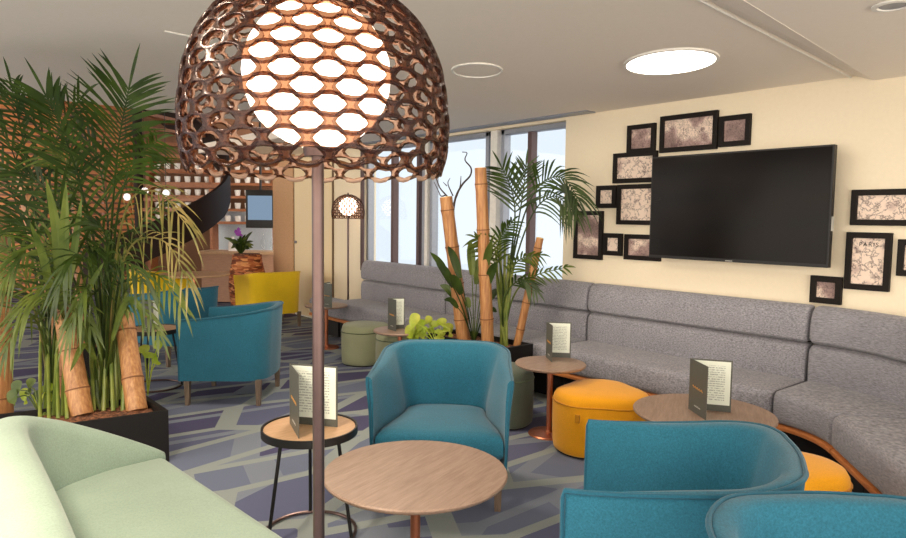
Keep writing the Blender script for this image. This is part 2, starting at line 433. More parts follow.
p = on(893, 5, CEIL-.04)
t = thing('ceiling_spotlight', 'small recessed grey ceiling spotlight in the lowered ceiling strip at the right', 'ceiling light', (p.x, p.y, CEIL-.04), 0)
q = MB(); q.lathe([(.075, 0), (.075, -.006), (.055, -.008), (.05, 0)], 28); q.build('trim_ring', M['white'], t)
q = MB(); q.lathe([(.05, 0), (.048, -.004), (.02, -.003)], 28); q.build('lens', M['alu'], t)
q = MB(); a, b = on(165, 31, CEIL-.002), on(211, 40.5, CEIL-.002); q.tube([a, b], .006, 6); struct('trim_9', q, M['white'])
# warm fill discs added under the ceiling to brighten the room
for i, (X, Y) in enumerate(((-1.5, 1.2), (.3, .6), (-.2, -1.0), (-.6, 4.4))):
    p = cw(X, Y)
    L = bpy.data.lights.new('ceiling_fill', 'AREA'); L.shape = 'DISK'; L.size = .5; L.energy = 60 if i < 3 else 26; L.color = (1, .84, .66)
    o = bpy.data.objects.new('ceiling_fill', L); o.location = (p.x, p.y, CEIL-.02); C.objects.link(o)

# ------------------------------------------------------------------ picture frames and TV
frames = [
 (-3.241,-2.983,1.990,2.215,'photo','small sepia print in a black frame, highest on the left above the screen corner'),
 (-2.941,-2.472,1.977,2.255,'photo','long black frame with a dark engraving above the wall screen'),
 (-2.460,-2.231,1.987,2.204,'photo','small black frame above the screen, right of the long engraving'),
 (-3.369,-2.960,1.757,2.000,'map','wide black frame with a sketched sepia map touching the screen top left corner'),
 (-3.532,-3.332,1.555,1.742,'map','tiny black frame with a pale print left of the square map, by the palm tips'),
 (-3.320,-2.950,1.420,1.744,'map','squarish black frame with a pale sepia city map beside the screen left edge'),
 (-3.762,-3.458,1.118,1.531,'photo','tall black frame with an archway print nearest the palm'),
 (-3.446,-3.259,1.162,1.346,'map','tiny black frame with a pale print right of the tall archway print'),
 (-3.236,-2.900,1.137,1.343,'photo','small black frame with a dark arch print partly behind the screen lower left corner'),
 (-1.571,-1.060,1.441,1.660,'map','wide black frame with a sketched map, upper right of the screen'),
 (-1.586,-1.336,1.042,1.398,'map','tall black frame with a lettered city map right of the screen'),
 (-1.305,-1.060,1.144,1.362,'map','black frame cut by the right photo edge beside the lettered map'),
 (-1.785,-1.596,0.935,1.112,'photo','small square black frame just above the sofa back under the screen corner')]
for i, (x0, x1, z0, z1, kind, lab) in enumerate(frames):
    cx, cz = (x0+x1)/2, (z0+z1)/2; w, h = x1-x0, z1-z0; b = .036 if w > .22 else .038
    t = thing('picture_frame', lab, 'picture frame', (cx, WY, z0), 0, 'black framed prints around the wall screen')
    q = MB()
    o_ = [(-w/2, 0), (w/2, 0), (w/2, h), (-w/2, h)]; i_ = [(-w/2+b, b), (w/2-b, b), (w/2-b, h-b), (-w/2+b, h-b)]
    vs = [(x, -.001, z) for x, z in o_] + [(x, -.028, z) for x, z in o_] + [(x, -.028, z) for x, z in i_] + [(x, -.012, z) for x, z in i_]
    fs = []
    for k in range(4):
        k2 = (k+1) % 4
        fs += [(k, k2, 4+k2, 4+k), (4+k, 4+k2, 8+k2, 8+k), (8+k, 8+k2, 12+k2, 12+k)]
    q.add(vs, fs); q.build('frame_border', M['frame'], t, smooth=False, bevel=.003)
    q = MB(); q.box((0, -.007, h/2), (w-2*b+.006, .010, h-2*b+.006)); pr_ = q.build('print', art_mat(i, kind), t, smooth=False)
    if 'tall black frame with a lettered' in lab:
        cu = bpy.data.curves.new('lettering', 'FONT'); cu.body = 'PARIS'; cu.size = .036; cu.align_x = 'CENTER'; cu.extrude = .0005; cu.space_character = 1.25
        tmp = bpy.data.objects.new('lettering_curve', cu); C.objects.link(tmp); bpy.context.view_layer.update()
        me = bpy.data.meshes.new_from_object(tmp.evaluated_get(bpy.context.evaluated_depsgraph_get())); bpy.data.objects.remove(tmp)
        o = bpy.data.objects.new('lettering', me); C.objects.link(o); o.parent = pr_
        o.location = (0.0, -.0135, h-b-.05); o.rotation_euler = (PI/2, 0, 0); me.materials.clear(); me.materials.append(M['frame'])
# screen
TY = 4.44
tl, br = at(652, 153, 1), None
def on_plane(px, py, w):
    r = _ray(px, py); v = cw(r.x, r.y, r.z); t = w/v.y
    return Vector((v.x*t, w, EYE+v.z*t))
a, b_ = on_plane(652, 153, TY), on_plane(828, 266, TY)
x0, x1, z1, z0 = a.x, b_.x, (a.z+on_plane(836, 149, TY).z)/2, (b_.z+on_plane(650, 259, TY).z)/2
t = thing('television', 'large black flat screen mounted on the cream wall among the framed prints', 'television', ((x0+x1)/2, TY, z0), 0)
W_, H_ = x1-x0, z1-z0
q = MB(); q.box((0, .025, H_/2), (W_, .045, H_)); ca_ = q.build('casing', M['black'], t, smooth=False, bevel=.004)
q = MB(); q.box((0, .001, H_/2+.005), (W_-.024, .004, H_-.034)); q.build('screen', M['screen'], t, smooth=False)
q = MB(); q.box((0, -.0005, .008), (.05, .004, .006)); q.build('emblem_strip', M['silver'], ca_, smooth=False)
q = MB(); q.box((.06, .1, H_/2), (.3, .115, .25)); q.build('wall_bracket', M['black'], t, smooth=False)
q = MB(); q.box((W_/2+.002, .03, H_*.36), (.006, .03, .09)); q.build('side_controls', M['silver'], ca_, smooth=False)

# ------------------------------------------------------------------ curved banquette
def rrect(d0, d1, z0, z1, r, n=4):
    pts = []
    for (cx, cz, a0) in ((d1-r, z0+r, -90), (d1-r, z1-r, 0), (d0+r, z1-r, 90), (d0+r, z0+r, 180)):
        for k in range(n+1):
            th = math.radians(a0+90*k/n); pts.append((cx+r*math.cos(th), cz+r*math.sin(th)))
    return pts
YR = 4.42
ARC_C = (-1.72, 3.45); ARC_R = .97; A_END = math.radians(52)
def path(sv):
    """rear line of the seat: straight along the wall, then an arc, then straight; returns point, outward-to-front normal"""
    if sv <= -1.72: return Vector((sv, YR)), Vector((0, -1))
    th = (sv+1.72)/ARC_R
    if th <= A_END:
        d = Vector((math.sin(th), math.cos(th))); return Vector(ARC_C)+d*ARC_R, -d
    d = Vector((math.sin(A_END), math.cos(A_END))); tg = Vector((math.cos(A_END), -math.sin(A_END)))
    return Vector(ARC_C)+d*ARC_R+tg*((th-A_END)*ARC_R), -d
def sweep(s0, s1, prof, rnd=.025, step=.07, bulge=0):
    ss = [s0, s0+rnd*.3, s0+rnd]; n = max(2, int((s1-s0)/step))
    ss += [s0+rnd+(s1-s0-2*rnd)*k/n for k in range(1, n)]
    ss += [s1-rnd, s1-rnd*.3, s1]
    ins = [1, .45, 0]+[0]*(n-1)+[0, .45, 1]
    cd = sum(p[0] for p in prof)/len(prof); cz = sum(p[1] for p in prof)/len(prof)
    rings = []
    for sv, k in zip(ss, ins):
        P, N = path(sv); ring = []
        for d, z in prof:
            L = math.hypot(d-cd, z-cz); f = 1-k*rnd*.8/max(L, .05)
            dd, zz = cd+(d-cd)*f, cz+(z-cz)*f
            q = P+N*dd; ring.append((q.x, q.y, zz))
        rings.append(ring)
    q = MB(); q.loops(rings); return q
P_SEAT = rrect(-.08, .475, .265, .455, .045)
P_LOW = [(-.13, .40), (0.0, .42), (.012, .5), (.012, .62), (.0, .665), (-.03, .682), (-.12, .682), (-.15, .64)]
P_UP = [(-.15, .69), (-.02, .69), (.008, .71), (.016, .77), (.006, .85), (-.02, .905), (-.06, .927), (-.12, .925), (-.155, .88)]
P_PLY = rrect(-.05, .47, .232, .263, .008, 2)
P_BASE = [(-.08, 0), (.30, 0), (.30, .232), (-.08, .232)]
sofas = [(-6.95, -5.33, 'grey banquette section under the window at the far end, beyond the bamboo', 'grey'),
         (-5.31, -3.48, 'grey banquette section behind the bamboo and central palm', 'grey'),
         (-3.46, -1.73, 'grey banquette section directly below the wall screen', 'grey'),
         (-1.71, -1.72+ARC_R*A_END, 'curved grey corner banquette section with horizontal streaks right of the screen', 'grey_streak'),
         (-1.72+ARC_R*A_END+.015, -1.72+ARC_R*A_END+1.5, 'grey banquette seat section cut by the right edge, after the curved corner', 'grey_streak')]
for i, (s0, s1, lab, mt) in enumerate(sofas):
    P, N = path((s0+s1)/2); base = (P.x, P.y, 0)
    t = thing('banquette_sofa', lab, 'sofa', base, 0, 'sections of the long grey banquette')
    k0 = s0-.005 if i == 0 else s0
    sweep(k0, s1, P_SEAT).build('seat_cushion', M[mt], t, base=base)
    if i == 0:
        sweep(s0-.46, s0-.012, rrect(.20, .475, .265, .455, .045)).build('end_seat_cushion', M[mt], t, base=base)
        sweep(s0-.46, s0-.01, rrect(.21, .47, .232, .263, .008, 2), .004).build('end_seat_board', M['plinth_wood'], t, base=base)
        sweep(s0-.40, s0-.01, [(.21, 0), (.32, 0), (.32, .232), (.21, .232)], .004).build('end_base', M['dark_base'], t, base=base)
    sweep(s0, s1, P_LOW, .02).build('lower_back_cushion', M[mt], t, base=base)
    sweep(s0, s1, P_UP, .02).build('upper_back_cushion', M[mt], t, base=base)
    tag(sweep(k0, s1, P_PLY, .004).build('seat_board', M['plinth_wood'], t, base=base), 'orange wood board under the seat')
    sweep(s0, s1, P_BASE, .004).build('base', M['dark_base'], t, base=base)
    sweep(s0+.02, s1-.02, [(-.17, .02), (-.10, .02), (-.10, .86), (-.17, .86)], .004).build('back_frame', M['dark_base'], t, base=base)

# ------------------------------------------------------------------ tub armchair
def chair_path(n=44):
    """plan of the tub shell, from the left front tip round the back to the right tip"""
    pts = []
    hw, yf, yb, r = .338, -.33, .325, .20
    for k in range(8): pts.append((-hw-.006*(1-k/8), yf+(yb-r-yf)*k/8))
    for k in range(13):
        th = PI-PI/2*k/12; pts.append((-hw+r+r*math.cos(th), yb-r+r*math.sin(th)))
    for k in range(1, 6): pts.append((-hw+r+(2*hw-2*r)*k/6, yb+.012*math.sin(PI*k/6)))
    for k in range(13):
        th = PI/2-PI/2*k/12; pts.append((hw-r+r*math.cos(th), yb-r+r*math.sin(th)))
    for k in range(7, -1, -1): pts.append((hw+.006*(1-k/8), yf+(yb-r-yf)*k/8))
    return [Vector(p) for p in pts]
def make_chair(name, label, mat, pip):
    t = thing(name, label, 'armchair')
    P = chair_path(); n = len(P); rings = []; weltp = []
    for i, p in enumerate(P):
        tg = (P[min(i+1, n-1)]-P[max(i-1, 0)]).normalized(); out = Vector((-tg.y, tg.x))
        zt = .668+.070*max(0, min(1, (p.y+.33)/.62))**1.5
        th = .02+.04*smooth01((p.y+.33)/.42); inn = .05*smooth01((p.y+.33)/.45)
        def pt(o, z): q = p+out*o; return (q.x, q.y, z)
        rings.append([pt(-.012, .195), pt(-.006, .35), pt(0, .5), pt(.012, zt-.012), pt(.008, zt-.003), pt(.012-th*.35, zt+.003), pt(.012-th*.8, zt-.003), pt(.008-th, zt-.014), pt(-th-inn*.5, .55), pt(-th-inn, .42), pt(-th-inn, .195)])
        weltp.append(Vector(pt(.012, zt-.004)))
    q = MB(); q.loops(rings); sh_ = q.build('shell', mat, t, angle=50)
    q = MB()
    a, b = weltp[0], weltp[-1]
    e0 = [Vector(rings[0][k])+Vector((.004, -.004, 0)) for k in (0, 1, 2)]; e1 = [Vector(rings[-1][k])+Vector((-.004, -.004, 0)) for k in (2, 1, 0)]
    q.tube(e0+[a+Vector((0, -.004, -.02))]+weltp+[b+Vector((0, -.004, -.02))]+e1, .008, 8)
    q.build('piping', pip, sh_)
    # seat cushion fills the inner plan
    inner = []
    for i, p in enumerate(P):
        tg = (P[min(i+1, n-1)]-P[max(i-1, 0)]).normalized(); out = Vector((-tg.y, tg.x)); inner.append(p-out*(.026+.082*smooth01((p.y+.33)/.45)))
    front = [Vector((inner[-1].x*(1-2*k/8), -.325-.018*math.sin(PI*k/8))) for k in range(1, 8)]
    plan = inner+front
    c = Vector((0, 0)); rings = []
    for f, z in ((.93, .265), (.985, .28), (1, .30), (1, .345), (.985, .37), (.94, .388), (.82, .400), (.55, .408), (.2, .411)):
        rings.append([(p.x*f, (p.y)*f, z) for p in plan])
    q = MB(); q.loops(rings); q.build('seat_cushion', mat, t, angle=60)
    rings = [[(p.x*f, p.y*f, z) for p in plan] for f, z in ((.93, .195), (.955, .21), (.955, .262))]
    q = MB(); q.loops(rings); q.build('seat_base', mat, t)
    for sx in (-1, 1):
        for sy in (-1, 1):
            q = MB(); x, y = sx*.295, (-.285 if sy < 0 else .255)
            rings = []
            for z, w in ((0, .016), (.2, .022)):
                rings.append([(x+dx*w, y+dy*w, z) for dx, dy in ((-1,-1), (1,-1), (1,1), (-1,1))])
            q.loops(rings); q.build('leg', M['leg_wood'], t, smooth=False, bevel=.003)
    return t
G = 'tub armchairs'
proto = make_chair('tub_armchair', 'teal tub armchair facing the viewer behind the round wooden coffee table', M['teal'], M['teal_piping'])
tag(proto, group='teal tub armchairs')
p = cw(-.04, 3.52); proto.location = (p.x, p.y, 0); proto.rotation_euler.z = face_rz(-.06, -1)
def place(src, X, Y, fx, fy, lab, group):
    c = copy_tree(src); p = cw(X, Y); c.location = (p.x, p.y, 0); c.rotation_euler.z = face_rz(fx, fy); tag(c, lab, group=group); return c
place(proto, .752, 2.122, -.955, .295, 'teal tub armchair in side view, nearest the round table with the open menu', 'teal tub armchairs')
place(proto, .965, 1.368, -.02, -1, 'teal tub armchair with only its rounded back top showing at the bottom right corner', 'teal tub armchairs')
place(proto, -1.74, 5.30, -1, -.02, 'teal tub armchair seen from its side, right of the left palm planter', 'teal tub armchairs')
place(proto, -2.78, 6.65, -.85, .5, 'teal tub armchair half hidden by the left palm, behind the small menu table', 'teal tub armchairs')
yel = make_chair('tub_armchair', 'mustard yellow tub armchair standing in front of the bar counter planter', M['yellow_chair'], M['yellow_chair'])
tag(yel, group='yellow tub armchairs')
p = cw(-2.42, 8.75); yel.location = (p.x, p.y, 0); yel.rotation_euler.z = face_rz(-.62, .78)
place(yel, -3.80, 8.55, .8, .5, 'mustard yellow tub armchair behind palm leaves at the foot of the stair', 'yellow tub armchairs')

# ------------------------------------------------------------------ poufs
def pouf(X, Y, r, h, rz, mat, seam, lab, group, tri=.10):
    p = cw(X, Y); t = thing('pouf', lab, 'pouf', (p.x, p.y, 0), rz, group)
    def ring(f, z):
        out = []
        for k in range(48):
            th = 2*PI*k/48; R = r*f*(1+tri*math.cos(3*th)-.02*math.cos(6*th)); out.append((R*math.cos(th), R*math.sin(th), z))
        return out
    q = MB(); q.loops([ring(f, z) for f, z in ((.93, .012), (.965, .02), (.985, .06), (1, h*.5), (.995, h-.07), (.975, h-.035), (.93, h-.012), (.86, h-.002), (.6, h+.006), (.25, h+.008))])
    up_ = q.build('upholstery', mat, t, angle=60)
    q = MB(); rr = ring(.996, h-.062); q.tube(rr+rr[:2], .005, 6, cap=False); q.build('seam', seam, up_)
    a = ring(1.0, 0)[20]; q = MB(); q.box((a[0], a[1], h-.13), (.012, .03, .05), math.atan2(a[1], a[0])); q.build('pull_tab', seam, up_, smooth=False, bevel=.003)
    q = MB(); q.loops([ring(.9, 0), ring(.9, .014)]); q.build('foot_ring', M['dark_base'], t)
    return t
pouf(.952, 4.16, .292, .385, math.radians(130), M['orange'], M['seam_y'], 'amber yellow pouf in the middle, left of the table with the open menu', 'yellow poufs', .09)
pouf(1.41, 2.80, .26, .43, .6, M['orange'], M['seam_y'], 'amber yellow pouf between the front armchair and the curved corner seat', 'yellow poufs', .11)
pouf(.35, 4.68, .232, .40, .3, M['dgreen'], M['seam_g'], 'dark green pouf under the small table, right behind the front teal armchair', 'green poufs', .04)
pouf(-.875, 6.6, .25, .39, 1.0, M['olive'], M['seam_g'], 'round olive green pouf in front of the far banquette seat, left of its twin', 'green poufs', .05)
pouf(-.45, 6.12, .25, .40, .2, M['olive'], M['seam_g'], 'olive green pouf behind the small dark menu table, near the lime plant', 'green poufs', .06)

# ------------------------------------------------------------------ tables
def ped_table(name, X, Y, d, h, lab, cat, group, top='table_wood', rz=0):
    p = cw(X, Y); t = thing(name, lab, cat, (p.x, p.y, 0), rz, group)
    r = d/2
    q = MB(); q.lathe([(r-.012, h-.022), (r-.002, h-.014), (r, h-.006), (r-.004, h), (r*.5, h)], 56); q.build('tabletop', M[top], t)
    q = MB(); q.lathe([(.02, .012), (.02, h-.03)], 20); q.lathe([(.05, h-.034), (.05, h-.022)], 20); q.build('pedestal', M['copper'], t)
    b = max(.14, r*.5); q = MB(); q.lathe([(b, 0), (b, .006), (b-.006, .012), (.03, .016), (.022, .03)], 40); q.build('base_plate', M['copper'], t)
    return t
ped_table('coffee_table', -.138, 2.575, .73, .45, 'low round wooden table on a copper pedestal in front of the facing teal armchair', 'table', 'round coffee tables', rz=.3)
ped_table('coffee_table', 1.335, 3.455, .72, .45, 'low round wooden table carrying the open menu near the curved sofa', 'table', 'round coffee tables', rz=.5)
ped_table('side_table', .665, 4.42, .475, .49, 'small round table on a copper pedestal, left of the amber pouf in the middle', 'table', 'small pedestal tables', rz=.2)
ped_table('side_table', -.45, 5.68, .46, .49, 'small round pedestal table with a dark menu between the olive poufs and the armchair', 'table', 'small pedestal tables')
ped_table('side_table', -1.40, 7.32, .47, .48, 'small round copper pedestal table at the far end, in front of the banquette end', 'table', 'small pedestal tables')
ped_table('dining_table', -3.2, 8.2, .84, .73, 'round pale wooden table at the foot of the stair beside yellow armchairs', 'table', None, top='inset_wood')
def hoop_table(X, Y, lab, rz):
    p = cw(X, Y); t = thing('hoop_table', lab, 'table', (p.x, p.y, 0), rz, 'small black legged side tables'); r, h = .215, .50
    q = MB(); q.lathe([(r-.02, h-.03), (r, h-.028), (r, h+.006), (r-.008, h+.006), (r-.010, h-.004), (.05, h-.004)], 48); q.build('rim', M['black'], t)
    q = MB(); q.lathe([(r-.011, h-.005), (r-.011, h), (.05, h)], 48); q.build('tabletop', M['inset_wood'], t)
    for k in range(3):
        th = 2*PI*k/3+.4; q = MB()
        q.tube([(r*.66*math.cos(th), r*.66*math.sin(th), h-.03), (r*.98*math.cos(th), r*.98*math.sin(th), .008)], .008, 10); q.build('leg', M['black'], t)
    q = MB(); q.tube([(r*.96*math.cos(2*PI*k/40), r*.96*math.sin(2*PI*k/40), .012) for k in range(42)], .008, 8, cap=False); q.build('base_hoop', M['copper_pole'], t)
    return t
hoop_table(-.64, 2.95, 'small round side table with black rim and thin legs, left of the wooden coffee table', .15)
hoop_table(-2.50, 5.52, 'small round side table with black legs, between left palm and side-on teal armchair', .7)

# ------------------------------------------------------------------ menus
def menu(z, sp_, ae, be, lab, hgt=.25, wa=.145, y_open=None):
    s = on(sp_[0], sp_[1], z); A = on(ae[0], ae[1], z)-s; B = on(be[0], be[1], z)-s
    A = A.normalized()*wa; B = B.normalized()*wa
    t = thing('menu', lab, 'menu', (s.x, s.y, z), 0, 'folded menus standing on tables')
    def leaf(V, o, thick, z0, z1, l0, l1):
        nrm = Vector((-V.y, V.x, 0)).normalized(); d = V.normalized()
        vs = []
        for zz in (z0, z1):
            for l, k in ((l0, o), (l1, o), (l1, o+thick), (l0, o+thick)):
                q = d*l+nrm*k; vs.append((q.x, q.y, zz))
        return vs, [(0,3,2,1), (4,5,6,7), (0,1,5,4), (1,2,6,5), (2,3,7,6), (3,0,4,7)]
    sA = 1 if (Vector((-A.y, A.x, 0)).dot(B) > 0) else -1     # side of A that faces B
    sB = 1 if (Vector((-B.y, B.x, 0)).dot(A) > 0) else -1
    q = MB(); th = .003
    q.add(*leaf(A, -th/2, th, 0, hgt, 0, wa)); q.add(*leaf(B, -th/2, th, 0, hgt, 0, wa)); co_ = q.build('cover', M['cover'], t, smooth=False)
    q = MB(); vs, fs = leaf(B, sB*th/2, sB*.0012, .035, hgt-.008, .006, wa-.008); q.add(vs, fs)
    o = q.build('page', M['page'], t, smooth=False)
    uv = o.data.uv_layers.new(name='UVMap'); d = B.normalized()
    for lp in o.data.loops:
        co = o.data.vertices[lp.vertex_index].co
        u_ = (co.x*d.x+co.y*d.y-.006)/(wa-.014); uv.data[lp.index].uv = (u_ if u_ > -1 else 0, (co.z-.035)/(hgt-.043))
    # foil marks on the outside of the front leaf: a gold script line and a small silver stamp
    nrm = Vector((-A.y, A.x, 0)).normalized()*(-sA)*(th/2+.0006); d = A.normalized()
    q = MB(); pts = [d*(wa*(.22+.56*k/16))+nrm+Vector((0, 0, hgt*.50+.006*math.sin(k*1.9)-.004*k/16)) for k in range(17)]; q.tube(pts, .0022, 6); q.build('gold_script', M['gold'], co_)
    q = MB(); pts = [d*(wa*(.34+.34*k/10))+nrm+Vector((0, 0, hgt*.14+.004*math.sin(k*2.4))) for k in range(11)]; q.tube(pts, .0018, 6); q.build('silver_stamp', M['silver'], co_)
    return t
menu(.45, (688.5, 408.6), (707.5, 421.5), (731.5, 412.5), 'open menu with gold script on its cover, on the round table near the curved sofa', .275, .21)
menu(.50, (290, 423), (298, 437), (335, 427), 'menu with its printed page showing behind the lamp pole, on the black-legged table', .28, .235)
menu(.49, (546, 357), (550.5, 361), (571.5, 358), 'menu with pale page facing out, on the small copper table left of the amber pouf', .25, .17)
menu(.49, (388, 329), (401, 333), (407, 328.5), 'dark menu seen from its cover, on the small table by the olive poufs', .27)
menu(.48, (322, 307), (340, 309), (336, 304.5), 'dark menu standing on the far copper pedestal table beside the lamp pole', .26)
menu(.50, (142, 331), (163, 334), (168, 328), 'grey menu on the side table behind the left palm', .25)

# ------------------------------------------------------------------ mint sofa in the left foreground
def mint_sofa():
    # local frame: a along the sofa (towards the far arm), b towards its front
    far_back = on(66, 491, .44); far_front = on(166, 456, .44); near_front = on(291, 538, .44)
    o = Vector((far_front.x, far_front.y, 0)); 
    a = (far_front-near_front); a.z = 0; a.normalize()
    b = Vector((a.y, -a.x, 0))
    if b.dot(far_front-far_back) < 0: b = -b
    L = 1.40
    t = thing('mint_sofa', 'pale mint green upholstered sofa with sloping arm in the left foreground', 'sofa', o, 0)
    def P(x, y, z):  # x from the far end along the seat, y back from the front edge
        q = -a*x-b*y; return (q.x, q.y, z)
    plan = spline([(-.005, .0, 0), (.0, .12, 0), (.02, .28, 0), (.055, .41, 0), (.12, .50, 0), (.25, .54, 0), (.6, .578, 0), (1.0, .622, 0), (L, .675, 0)], 44)
    dep = lambda x: .50+.12*min(1, max(0, x)/L)
    q = MB(); rings = []
    for x, k in ((0.0, .05), (.008, .02), (.03, 0), (.3, 0), (.6, 0), (1.0, 0), (L-.03, 0), (L, .04)):
        rings.append([P(x, max(k, y), min(z, .45-k*.6)) for y, z in rrect(0, dep(x), .22, .45, .05)])
    q.loops(rings); q.build('seat_cushion', M['mint'], t, angle=50)
    rings = []; n = len(plan)
    for i, p in enumerate(plan):
        p0, p1 = plan[max(i-1, 0)], plan[min(i+1, n-1)]
        tg = (p1-p0).normalized(); nx, ny = -tg.y, tg.x     # outward
        h = min(1, max(0, p.y/.50)); zt = .452+.288*h**.92
        th = .03+.11*smooth01(p.y/.55); lean = .05*h; r_ = min(.045, th*.45)
        prof = [(th+.0, .10), (th+.01, .3), (th+.02, zt-r_), (th, zt-r_*.3), (th*.6, zt), (r_*.8, zt), (r_*.2, zt-r_*.35), (0, zt-r_), (-lean*.7, min(zt-r_-.01, .52)), (-lean, .43), (-lean, .10)]
        rings.append([P(p.x+nx*o_, p.y+ny*o_, z) for o_, z in prof])
    q = MB(); q.loops(rings); q.build('backrest', M['mint'], t, angle=60)
    q = MB(); q.loops([[P(x, y, z) for x, y in ((.02, .04), (L-.02, .04), (L-.02, .6), (.02, .45))] for z in (.09, .23)]); q.build('base', M['mint'], t, bevel=.01)
    for x in (.06, L-.08):
        for y in (.08, .42):
            q = MB(); c = P(x, y, 0); q.lathe([(.016, 0), (.022, .1)], 14, c); q.build('leg', M['leg_wood'], t)
    return t
mint_sofa()

# ------------------------------------------------------------------ lattice floor lamps
def lattice(prof, N, rows):
    """brick pattern of hexagonal openings on a surface of revolution"""
    pr = spline([(r, z, 0) for r, z in prof], 80)
    L = [0]
    for i in range(len(pr)-1): L.append(L[-1]+(pr[i+1]-pr[i]).length)
    T = L[-1]
    def S(s):
        s = max(0, min(1, s))*T
        for i in range(len(L)-1):
            if L[i+1] >= s:
                f = (s-L[i])/max(1e-9, L[i+1]-L[i]); p = pr[i].lerp(pr[i+1], f); d = (pr[i+1]-pr[i]).normalized()
                return p.x, p.y, d
        d = (pr[-1]-pr[-2]).normalized(); return pr[-1].x, pr[-1].y, d
    q = MB(); R = 1/(rows+.34)
    def pt(u, s, push):
        r, z, d = S(s); th = 2*PI*u/N
        r2, z2 = r+push*d.y, z-push*d.x
        return (r2*math.cos(th), r2*math.sin(th), z2)
    for j in range(rows):
        sc_ = (j+.67)*R; close = smooth01((rows-1-j)/4.0)
        hw = .365*(.86+.14*close); hh = .48*R*(.55+.45*close)
        for i in range(N):
            u = i+.5*(j % 2)
            outer = [(.5, -R/3), (.5, 0), (.5, R/3), (.25, R/2), (0, 2*R/3), (-.25, R/2), (-.5, R/3), (-.5, 0), (-.5, -R/3), (-.25, -R/2), (0, -2*R/3), (.25, -R/2)]
            inn = [(hw*x, hh*y) for x, y in ((.84,-.42), (1,0), (.84,.42), (.56,.90), (0,1), (-.56,.90), (-.84,.42), (-1,0), (-.84,-.42), (-.56,-.90), (0,-1), (.56,-.90))]
            mid = [((a[0]*.45+b[0]*.55), (a[1]*.45+b[1]*.55)) for a, b in zip(outer, inn)]
            vs = [pt(u+x, sc_+y, .0) for x, y in outer]+[pt(u+x, sc_+y, .0025) for x, y in mid]+[pt(u+x, sc_+y, -.002) for x, y in inn]
            fs = []
            for k in range(12):
                k2 = (k+1) % 12; fs += [(k, k2, 12+k2, 12+k), (12+k, 12+k2, 24+k2, 24+k)]
            q.add(vs, fs)
    return q
SH = [(.254, 0), (.266, .045), (.270, .10), (.267, .145), (.254, .22), (.218, .295), (.172, .342), (.126, .373), (.05, .402)]
def lattice_lamp(loc, z_sh, k, lab, N=22, rows=17, pole_r=.0125):
    t = thing('lattice_lamp', lab, 'floor lamp', (loc.x, loc.y, 0), 0, 'copper lattice floor lamps')
    q = lattice([(r*k, z*k) for r, z in SH], N, rows)
    o = q.build('lamp_shade', [M['shade'], M['shade_in']], t, angle=180)
    bm = bmesh.new(); bm.from_mesh(o.data); bmesh.ops.remove_doubles(bm, verts=bm.verts[:], dist=.0004); bmesh.ops.recalc_face_normals(bm, faces=bm.faces[:]); bm.to_mesh(o.data); bm.free()
    o.location.z = z_sh
    md = o.modifiers.new('thickness', 'SOLIDIFY'); md.thickness = .010*k; md.offset = -1; md.material_offset = 1
    zc = z_sh+.205*k
    q = MB(); prof = []
    for i in range(15):
        th = -PI/2+PI*i/14; prof.append((max(.012, .15*k*math.cos(th)), .15*k*math.sin(th)))
    q.lathe(prof, 36, (0, 0, zc)); q.build('globe_diffuser', M['globe'], t)
    q = MB(); q.lathe([(pole_r, .02), (pole_r, zc-.148*k)], 18); q.lathe([(.028*k, zc-.165*k), (.03*k, zc-.146*k)], 18); q.build('pole', M['copper_pole'], t)
    q = MB(); q.lathe([(.15, 0), (.15, .012), (.13, .02), (.03, .026), (.014, .05)], 40); q.build('lamp_base', M['copper_pole'], t)
    q = MB(); q.lathe([(.055*k, z_sh+.386*k), (.05*k, z_sh+.398*k), (.012, z_sh+.402*k), (.006, z_sh+.43*k)], 18); q.build('finial', M['copper_pole'], t)
    for th in (0, 2*PI/3, 4*PI/3):
        q = MB(); q.tube([(pole_r*.5*math.cos(th), pole_r*.5*math.sin(th), z_sh+.395*k), (.03*k*math.cos(th), .03*k*math.sin(th), z_sh+.34*k)], .003, 6); q.build('shade_stay', M['copper_pole'], t)
    return t
lp = cw(-.283, 1.39)
lattice_lamp(lp, 1.535, 1.0, 'tall floor lamp with glowing copper lattice dome in the near foreground')
lp2 = Vector((-7.20, 4.385, 0))
lattice_lamp(lp2, 1.43, .76, 'distant lattice dome floor lamp by the cream wall left of the window', 20, 11)

